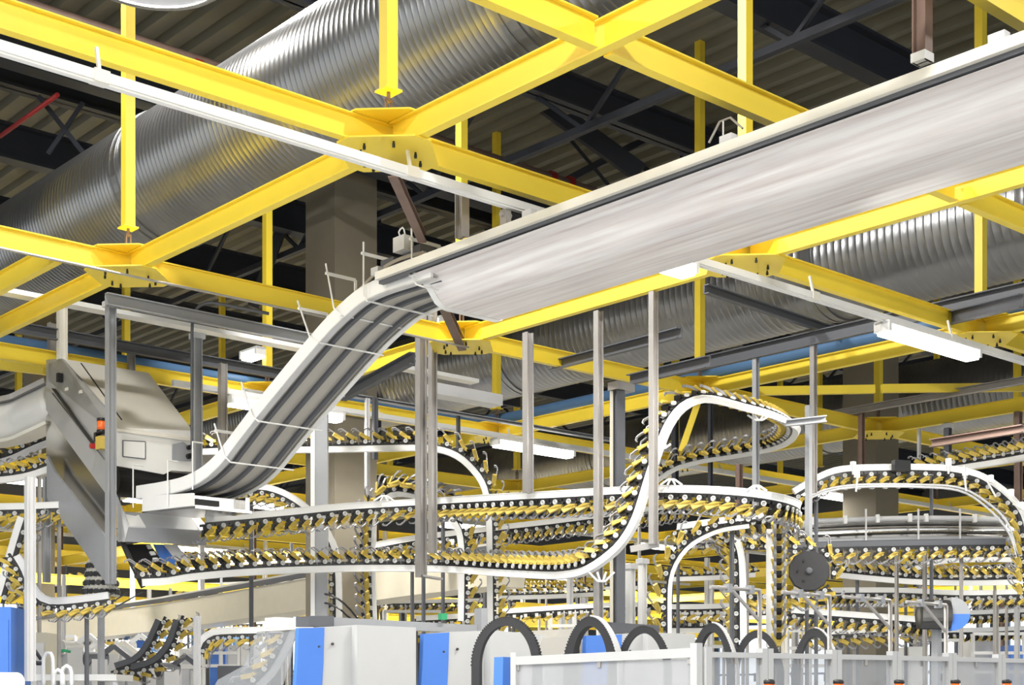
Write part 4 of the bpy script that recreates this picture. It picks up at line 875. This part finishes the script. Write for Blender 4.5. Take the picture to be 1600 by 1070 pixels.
r_ = thing('hopper', 'beige hopper box between two cable arches', 'hopper', drop(mv(868, 1010)))
mb = MB(); mb.prism([mv(838, 1024, -.1), mv(848, 996, -.1), mv(893, 993, -.1), mv(893, 1024, -.1)], B * 0.5); mb.prism([mv(868, 995), mv(875, 983), mv(902, 982), mv(902, 994)], B * 0.4); part('box', mb, 'belly', r_)
mb = MB(); mb.prism([drop(mv(842, 1024, -.05)), mv(842, 1022, -.05), mv(890, 1022, -.05), drop(mv(890, 1022, -.05))], B * 0.4); part('stand', mb, 'grey', r_)
r_ = thing('machine_beam', 'long dark grey beam lying along the tops of the feeder housings', 'beam', mv(600, 985, .3))
mb = MB(); mb.prism([mv(498, 963, .45), mv(760, 977, .45), mv(760, 990, .45), mv(498, 978, .45)], B * 0.12); part('bar', mb, 'grey', r_)
mb = MB(); mb.prism([mv(483, 962, .3), mv(522, 962, .3), mv(522, 978, .3), mv(483, 978, .3)], B * 0.2); part('end_block', mb, 'dgrey', r_)
mb = MB(); mb.prism([mv(752, 950, .4), mv(762, 950, .4), mv(762, 992, .4), mv(752, 992, .4)], B * 0.1); part('end_post', mb, 'grey', r_)
mb = MB(); mb.prism([mv(690, 958, .4), mv(699, 958, .4), mv(699, 968, .4), mv(690, 968, .4)], B * 0.05); single('button_box', mb, 'green', 'small green box on the long dark machine beam', 'box')
mb = MB(); mb.prism([mv(955, 972, .5), mv(1030, 977, .5), mv(1030, 990, .5), mv(955, 987, .5)], B * 0.15); single('machine_beam', mb, 'dgrey', 'short dark beam behind the middle cable arch', 'beam')
mb = MB()
for s in (0, 14): mb.tube(spline([at(508, 928 + s, 17.1), at(516, 930 + s, 16.9), at(532, 938 + s, 16.6), at(548, 953 + s, 16.6), at(565, 975, 16.6)], 0.1), 0.013, 6)
single('black_cables', mb, 'black', 'two black cables hanging beside the white and grey upright', 'cables')
# cable arches
def arch(x0, x1, ytop, Y, wd, label, thick=0.055, skew=0.0):
    r = thing('cable_arch', label, 'cable chain', drop(at((x0 + x1) / 2, 1000, Y)))
    cx, rx = (x0 + x1) / 2, (x1 - x0) / 2 - 5; hy = 62
    pts = []
    for k in range(25):
        a = math.pi * k / 24; pts.append(at(cx - rx * math.cos(a), ytop + 6 + hy * (1 - math.sin(a)), Y) )
    pts = [pts[0] - Z * 0.25] + pts + [pts[-1] - Z * 0.25]
    d = (A * 0.8 + B * 0.6).normalized()
    axis = Vector((0.35, 1, 0)).normalized()
    cen = at(cx, ytop + 68, Y); n = len(pts); vs = []
    for i, p in enumerate(pts):
        o = p - cen; o.y = 0
        if o.z < 0: o.z = 0
        o.normalize()
        vs += [p, p + o * thick, p + o * thick + axis * wd, p + axis * wd]
    mb = MB(); fs = []
    for i in range(n - 1):
        for j in range(4): fs.append((i * 4 + j, i * 4 + (j + 1) % 4, (i + 1) * 4 + (j + 1) % 4, (i + 1) * 4 + j))
    mb.add(vs, fs + [(3, 2, 1, 0), tuple((n - 1) * 4 + j for j in range(4))])
    for i in range(1, n - 1):
        for f in (0.0, 0.5):
            a, b = Vector(vs[i * 4 + 1]).lerp(Vector(vs[min(i + 1, n - 1) * 4 + 1]), f), Vector(vs[i * 4 + 2]).lerp(Vector(vs[min(i + 1, n - 1) * 4 + 2]), f)
            mb.bar(a, b, 0.012, 0.012, mi=1)
    part('chain_band', mb, ['rubber', 'black'], r)
    if wd > 0.1:
        mb = MB(); k0 = n // 2; vv = []
        for i in range(k0, n): 
            o = (Vector(vs[i * 4 + 1]) - Vector(vs[i * 4])).normalized(); vv += [Vector(vs[i * 4 + 1]) + o * 0.004, Vector(vs[i * 4 + 1]) + o * 0.018, Vector(vs[i * 4 + 2]) + o * 0.018, Vector(vs[i * 4 + 2]) + o * 0.004]
        mb.add(vv, [(i * 4 + j, i * 4 + (j + 1) % 4, (i + 1) * 4 + (j + 1) % 4, (i + 1) * 4 + j) for i in range(n - k0 - 1) for j in range(4)]); part('outer_cover', mb, 'lgrey', r, 'pale outer cover strip')
    return r
arch(744, 836, 971, 10.7, 0.06, 'tallest black cable arch, before the second feeder housing', 0.06)
arch(889, 954, 972, 11.2, 0.14, 'black cable arch with a pale outer side, between the hopper and the dark blue cover', 0.07)
arch(968, 1042, 983, 11.6, 0.05, 'wide low black cable arch before the third feeder housing', 0.055)
arch(1084, 1140, 981, 12.2, 0.14, 'black cable arch just behind the corner of the guard fence', 0.07)
arch(1148, 1218, 990, 12.6, 0.06, 'wide black cable arch framing the foot of the vertical gripper chain', 0.06)
arch(1243, 1302, 988, 13.2, 0.14, 'last black cable arch, before the concrete column', 0.07)
# guard fence with clear sheets
UFN, VFN = 6.9, 5.95
def fence_panel(p, q, label, m='frost', rail_h=0.06, blue=False, low=False):
    """p, q top rail ends"""
    r = thing('guard_fence', label, 'guard fence', drop((p + q) / 2)); d = q - p
    mb = MB(); mb.bar(p - Z * rail_h / 2, q - Z * rail_h / 2, 0.05, rail_h); part('top_rail', mb, 'panel', r)
    mb = MB(); mb.bar(Vector((p.x, p.y, 0.15)), Vector((q.x, q.y, 0.15)), 0.05, 0.06); part('bottom_rail', mb, 'white', r)
    mb = MB(); c = (p + q) / 2; mb.box(Vector((c.x, c.y, (c.z - rail_h + 0.18) / 2)), Vector((d.x, d.y, 0)) * 0.97, Vector((-d.y, d.x, 0)).normalized() * 0.012, Z * (c.z - rail_h - 0.18)); part('clear_sheet', mb, m, r)
    for e in (p, q):
        mb = MB(); mb.box(Vector((e.x, e.y, (e.z + 0.03) / 2)), A * 0.055, B * 0.055, Z * (e.z + 0.03)); part('fence_post', mb, 'panel', r)
    for f in (0.02, 0.5, 0.97):
        mb = MB(); k = p.lerp(q, f) - Z * (rail_h + 0.02); mb.box(k, A * 0.03, B * 0.03, Z * 0.04); part('sheet_clip', mb, 'steel', r)
    return r
zf = 0.30
p, q = onU(806, 1026, UFN), onU(1088, 1012, UFN)
fence_panel(p, q, 'guard fence bay with a thick white top rail, ending at the blue post')
mb = MB(); e = p + B * 0.08; mb.prism([drop(e - A * 0.12), e - A * 0.05, e + A * 0.05, drop(e + A * 0.12)], B * 0.10); single('fence_end_post', mb, 'blue', 'tapered blue post closing the guard fence', 'post')
xs = [1098, 1195, 1303, 1397, 1484, 1561, 1640]; ys = [1018, 1020, 1022, 1024, 1026, 1028, 1030]
VFN = onU(1092, 1012, UFN).dot(B)
FL2 = ['guard fence bay between the fence corner and the second white post', 'guard fence bay in front of the wide cable arch', 'guard fence bay in front of the last cable arch', 'guard fence bay in front of the concrete column', 'guard fence bay below the drum cover', 'guard fence bay cut by the picture edge']
for k in range(6):
    fence_panel(onV(xs[k], ys[k], VFN) + A * 0.03, onV(xs[k + 1], ys[k + 1], VFN) - A * 0.03, FL2[k], 'clear' if k in (0, 1, 2, 3) else 'frost', 0.035)
    mb = MB(); a, b = onV(xs[k] + 4, ys[k] + 9, VFN), onV(xs[k + 1] - 4, ys[k + 1] + 9, VFN); mb.bar(a, b, 0.02, 0.012)
BL = ['first orange beacon, nearest the fence corner', 'second orange beacon from the fence corner', 'third orange beacon, before the concrete column', 'fourth orange beacon, below the drum cover', 'last orange beacon, nearest the picture edge']
for k, x in enumerate((1202, 1310, 1405, 1493, 1573)):
    p = onV(x, 1063, VFN - 0.35); r_ = thing('signal_beacon', BL[k] + ', on a thin pole', 'beacon', drop(p))
    mb = MB(); mb.lathe(p - Z * 0.11, Z, [(0, 0.0001), (0, 0.032), (0.09, 0.032), (0.09, 0.0001)], 16); part('lens', mb, 'orange', r_)
    mb = MB(); mb.lathe(p - Z * 0.02, Z, [(0, 0.0001), (0, 0.036), (0.02, 0.036), (0.028, 0.02), (0.028, 0.0001)], 16); part('cap', mb, 'black', r_)
    mb = MB(); mb.cyl(drop(p), p - Z * 0.11, 0.016, 10); part('pole', mb, 'steel', r_)
SL = ['thin steel stanchion with a bent arm before the wide cable arch', 'thin steel stanchion with a bent arm beside the last cable arch', 'thin steel stanchion before the concrete column', 'thin steel stanchion below the drum cover']
for k, (x, yt, xa, ya) in enumerate(((1187, 922, 1110, 917), (1296, 931, 1222, 925), (1391, 938, 1318, 932), (1478, 945, 1416, 940))):
    p = onV(x, yt, VFN + 0.5); a = onV(xa, ya, VFN + 0.5); r_ = thing('stanchion', SL[k], 'stanchion', drop(p))
    mb = MB(); mb.cyl(drop(p), p, 0.017, 10); part('tube', mb, 'steel', r_)
    mb = MB(); mb.tube([a, p], 0.014, 8); part('arm', mb, 'steel', r_)
    mb = MB(); mb.bar(a.lerp(p, 0.4), p - Z * 0.22, 0.018, 0.018); part('stay', mb, 'steel', r_)
    mb = MB(); mb.box(onV(x, 1058, VFN + 0.5), A * 0.06, B * 0.06, Z * 0.06); part('clamp', mb, 'black', r_)
    for f in (0.35, 0.8): mb = MB(); mb.box(a.lerp(p, f), A * 0.04, B * 0.05, Z * 0.06); part('arm_clamp', mb, 'grey', r_)
# clear plastic hood beside the first feeder housing
r_ = thing('clear_hood', 'slanted clear plastic hood in front of the first blue cover', 'hood', drop(at(420, 1060, 13.6)))
mb = MB(); mb.prism([at(402, 986, 13.6), at(462, 983, 13.6), at(452, 1040, 13.6), at(440, 1075, 13.6), at(330, 1080, 13.6), at(340, 1062, 13.6), at(380, 1040, 13.6)], Vector((0.004, 0.012, 0))); part('sheet', mb, 'clear', r_)
mb = MB(); mb.bar(at(400, 985, 13.6), at(466, 981, 13.6), 0.03, 0.025); part('top_edge', mb, 'cream', r_)
for e in ((470, 985), (332, 1078)): mb = MB(); k_ = at(*e, 13.65); mb.bar(drop(k_), k_, 0.03, 0.03); part('leg', mb, 'grey', r_)
mb = MB(); mb.box(at(452, 974, 13.8), A * 0.42, B * 0.2, Z * 0.10); part('white_cover', mb, 'white', r_, 'small white cover on top')
# ================================================================== LOW LEFT: TABLES, BOXES, HOSES
def cabinet(name, x0, x1, y0, Y, depth, m, label, cat='cabinet', door=None, group=None):
    a, b = at(x0, y0, Y), at(x1, y0, Y); r = thing(name, label, cat, drop((a + b) / 2), group)
    mb = MB(); wv = b - a; mb.box(drop((a + b) / 2, a.z / 2) + Vector((0, depth / 2, 0)), wv, Vector((0, depth, 0)), Z * a.z); part('body', mb, m, r)
    mb = MB(); mb.box(drop((a + b) / 2, a.z * 0.5) - Vector((0, 0.008, 0)), wv * 0.86, Vector((0, 0.015, 0)), Z * a.z * 0.9); part('door', mb, door or m, r)
    return r
cabinet('blue_cabinet', -30, 17, 948, 14.5, 0.6, 'blue', 'blue cabinet cut by the picture edge under the beige conveyor')
cabinet('control_box', 26, 72, 988, 17.0, 0.5, 'beige', 'beige control box behind the pale upright', 'control box', 'lgrey')
mb = MB(); mb.tube(spline([at(36, 1010, 15), at(42, 1024, 15), at(54, 1035, 15), at(66, 1036, 15)], 0.05), 0.022, 8); mb.tube(spline([at(47, 1004, 15), at(56, 1018, 15), at(64, 1030, 15)], 0.05), 0.018, 8)
single('black_hoses', mb, 'rubber', 'black hoses hanging from the beige control box', 'hoses')
def table(x0, x1, y, Y, label, group=None):
    a, b = at(x0, y, Y), at(x1, y, Y); r = thing('work_table', label, 'table', drop((a + b) / 2), group)
    mb = MB(); mb.box((a + b) / 2 + Vector((0, 0.35, -0.03)), b - a, Vector((0, 0.7, 0)), Z * 0.07); part('table_top', mb, 'white', r)
    for e in (a, b):
        for d in (0.05, 0.65):
            mb = MB(); k = e + Vector((0.04 if e is a else -0.04, d, -0.06)); mb.bar(drop(k), k, 0.05, 0.05); part('leg', mb, 'lgrey', r)
    return r
table(54, 182, 1054, 16.0, 'white machine table under the beige conveyor')
table(205, 302, 1038, 22.0, 'white bench farther back, behind the sweeping gripper chains')
mb = MB(); mb.cyl(at(-12, 1066, 12.5), at(26, 1066, 12.8), 0.09, 20); single('cream_pipe', mb, 'cream', 'thick cream pipe end in the bottom corner', 'pipe')
mb = MB()
for (x, h) in ((68, 1020), (97, 1040), (84, 1046)): mb.tube(spline([at(x, 1072, 15), at(x, h + 10, 15), at(x + 5, h, 15), at(x + 14, h + 6, 15), at(x + 15, 1072, 15)], 0.05), 0.022, 8)
single('white_tubes', mb, 'white', 'bent white tubes standing before the white machine table', 'tubes')
def robot(x, y, Y, m, label):
    """small feeder head: base, body, angled arm"""
    p = at(x, y, Y); r = thing('infeed_robot', label, 'robot', drop(p))
    mb = MB(); mb.box(drop(p, p.z / 2), A * 0.22, B * 0.22, Z * p.z); part('pedestal', mb, 'lgrey', r)
    mb = MB(); mb.cyl(p - A * 0.14, p + A * 0.14, 0.10, 14); part('body', mb, m, r)
    mb = MB(); mb.bar(p, p + Vector((0.22, 0.05, 0.18)), 0.07, 0.07); mb.bar(p + Vector((0.22, 0.05, 0.18)), p + Vector((0.42, 0.05, 0.02)), 0.06, 0.06); part('arm', mb, m, r)
robot(112, 1012, 20, 'white', 'white feeder head behind the machine table, near the control box')
robot(196, 1010, 22, 'white', 'white feeder head beside the sweeping gripper chains')
robot(150, 1030, 19, 'dgrey', 'dark feeder head in the middle of the machine table')
robot(168, 1022, 21, 'cream', 'cream feeder head behind the dark one')
mb = MB(); mb.tube(spline([at(92, 1310, 17), at(92, 1045, 17), at(92, 1022, 17), at(98, 1016, 17), at(110, 1018, 17)], 0.05), 0.018, 8); single('green_hose', mb, 'green', 'green bent pipe above the white machine table', 'pipe')
for k, (x0, x1, y0, Y, m_) in enumerate(((205, 232, 1000, 27, 'blue'), (250, 275, 992, 29, 'lgrey'), (328, 352, 1002, 25, 'blue'), (356, 372, 1008, 24, 'lgrey'), (376, 398, 1006, 24, 'white'), (110, 135, 1000, 30, 'dgrey'), (340, 400, 1040, 20, 'dgrey'), (1420, 1450, 1010, 22, 'white'), (1520, 1560, 1000, 25, 'lgrey'), (1575, 1620, 1008, 24, 'blue'))):
    cabinet('far_cabinet', x0, x1, y0, Y, 0.6, m_, 'one of the plain cabinets standing low and far back in the hall', group='far cabinets')
# drum of stacked gripper rows under the machine
r_ = thing('gripper_drum', 'drum wrapped with rows of gripper chain under the hooded machine', 'drum', at(158, 935, 16.7))
c = at(158, 905, 16.7); mb = MB(); mb.lathe(c - Z * 0.2, Z, [(0, 0.0001), (0, 0.2), (0.42, 0.15), (0.42, 0.0001)], 24); part('core', mb, 'cream', r_)
for j in range(4):
    R = 0.22 - 0.015 * j
    for i in range(20):
        a = i / 20 * 6.2832 + j * .1; g = link(bpy.data.objects.new('gripper', ME_S)); g.parent = r_
        m = Matrix.Rotation(a + math.pi / 2, 4, 'Z') @ Matrix.Rotation(-math.pi / 2, 4, 'X') @ Matrix.Diagonal((.45, .8, .7, 1)); m.translation = c - r_.location + Vector((math.cos(a) * R, math.sin(a) * R, -0.15 + 0.1 * j)); g.matrix_basis = m
mb = MB(); mb.bar(Vector((c.x, c.y, 0)), c + Z * 0.5, 0.06, 0.06); part('shaft', mb, 'grey', r_)
for k in range(3): mb = MB(); mb.tube([at(127 + 16 * k, 961, 16.2), at(178 + 22 * k, 925, 16.5)], 0.008, 6); part('guide_rod', mb, 'dgrey', r_)
# more of the low machinery far back under the beige conveyor
for k, (x, y, Y, m_) in enumerate(((85, 1026, 20, 'lgrey'), (132, 1018, 24, 'white'), (214, 1022, 24, 'lgrey'), (236, 1040, 21, 'white'), (288, 1022, 25, 'white'), (262, 1046, 19, 'dgrey'), (20, 1040, 18, 'lgrey'))):
    robot(x, y, Y, m_, ['small grey feeder head left of the green bent pipe', 'pale feeder head far behind the table between two darker ones', 'grey feeder head behind the lower end of the gripper chains', 'white feeder head low beside the slim pale upright', 'white feeder head just left of the slim pale upright', 'dark feeder head at the bottom edge below the gripper chains', 'grey feeder head in front of the blue cabinet corner'][k])
def frame_rack(x0, x1, y0, y1, Y, m, label, group='far machine frames'):
    r = thing('machine_rack', label, 'frame', drop(at((x0 + x1) / 2, y1, Y)), group)
    for x in (x0, (x0 + x1) / 2, x1):
        mb = MB(); q = at(x, y0, Y); mb.bar(drop(q), q, 0.05, 0.05); part('upright', mb, m, r)
    for f in (0.0, 0.5, 1.0):
        y = y0 + (y1 - y0) * f; mb = MB(); mb.bar(at(x0, y, Y), at(x1, y, Y), 0.05, 0.05); part('crossbar', mb, m, r)
    return r
for (x0, x1, y0, y1, Y, m_) in ((60, 118, 994, 1040, 26, 'lgrey'), (128, 182, 990, 1030, 28, 'white'), (196, 262, 996, 1036, 27, 'pipeblue'), (318, 372, 1000, 1040, 24, 'white'), (330, 402, 996, 1030, 30, 'pipeblue'), (600, 690, 955, 990, 27, 'lgrey'), (860, 935, 955, 1000, 24, 'white'), (1060, 1150, 958, 1010, 22, 'lgrey'), (1230, 1300, 985, 1040, 22, 'white'), (1430, 1500, 1000, 1050, 24, 'lgrey'), (1520, 1600, 990, 1050, 24, 'white')):
    frame_rack(x0, x1, y0, y1, Y, m_, 'thin machine frame of uprights and crossbars low down, far behind the front machines')
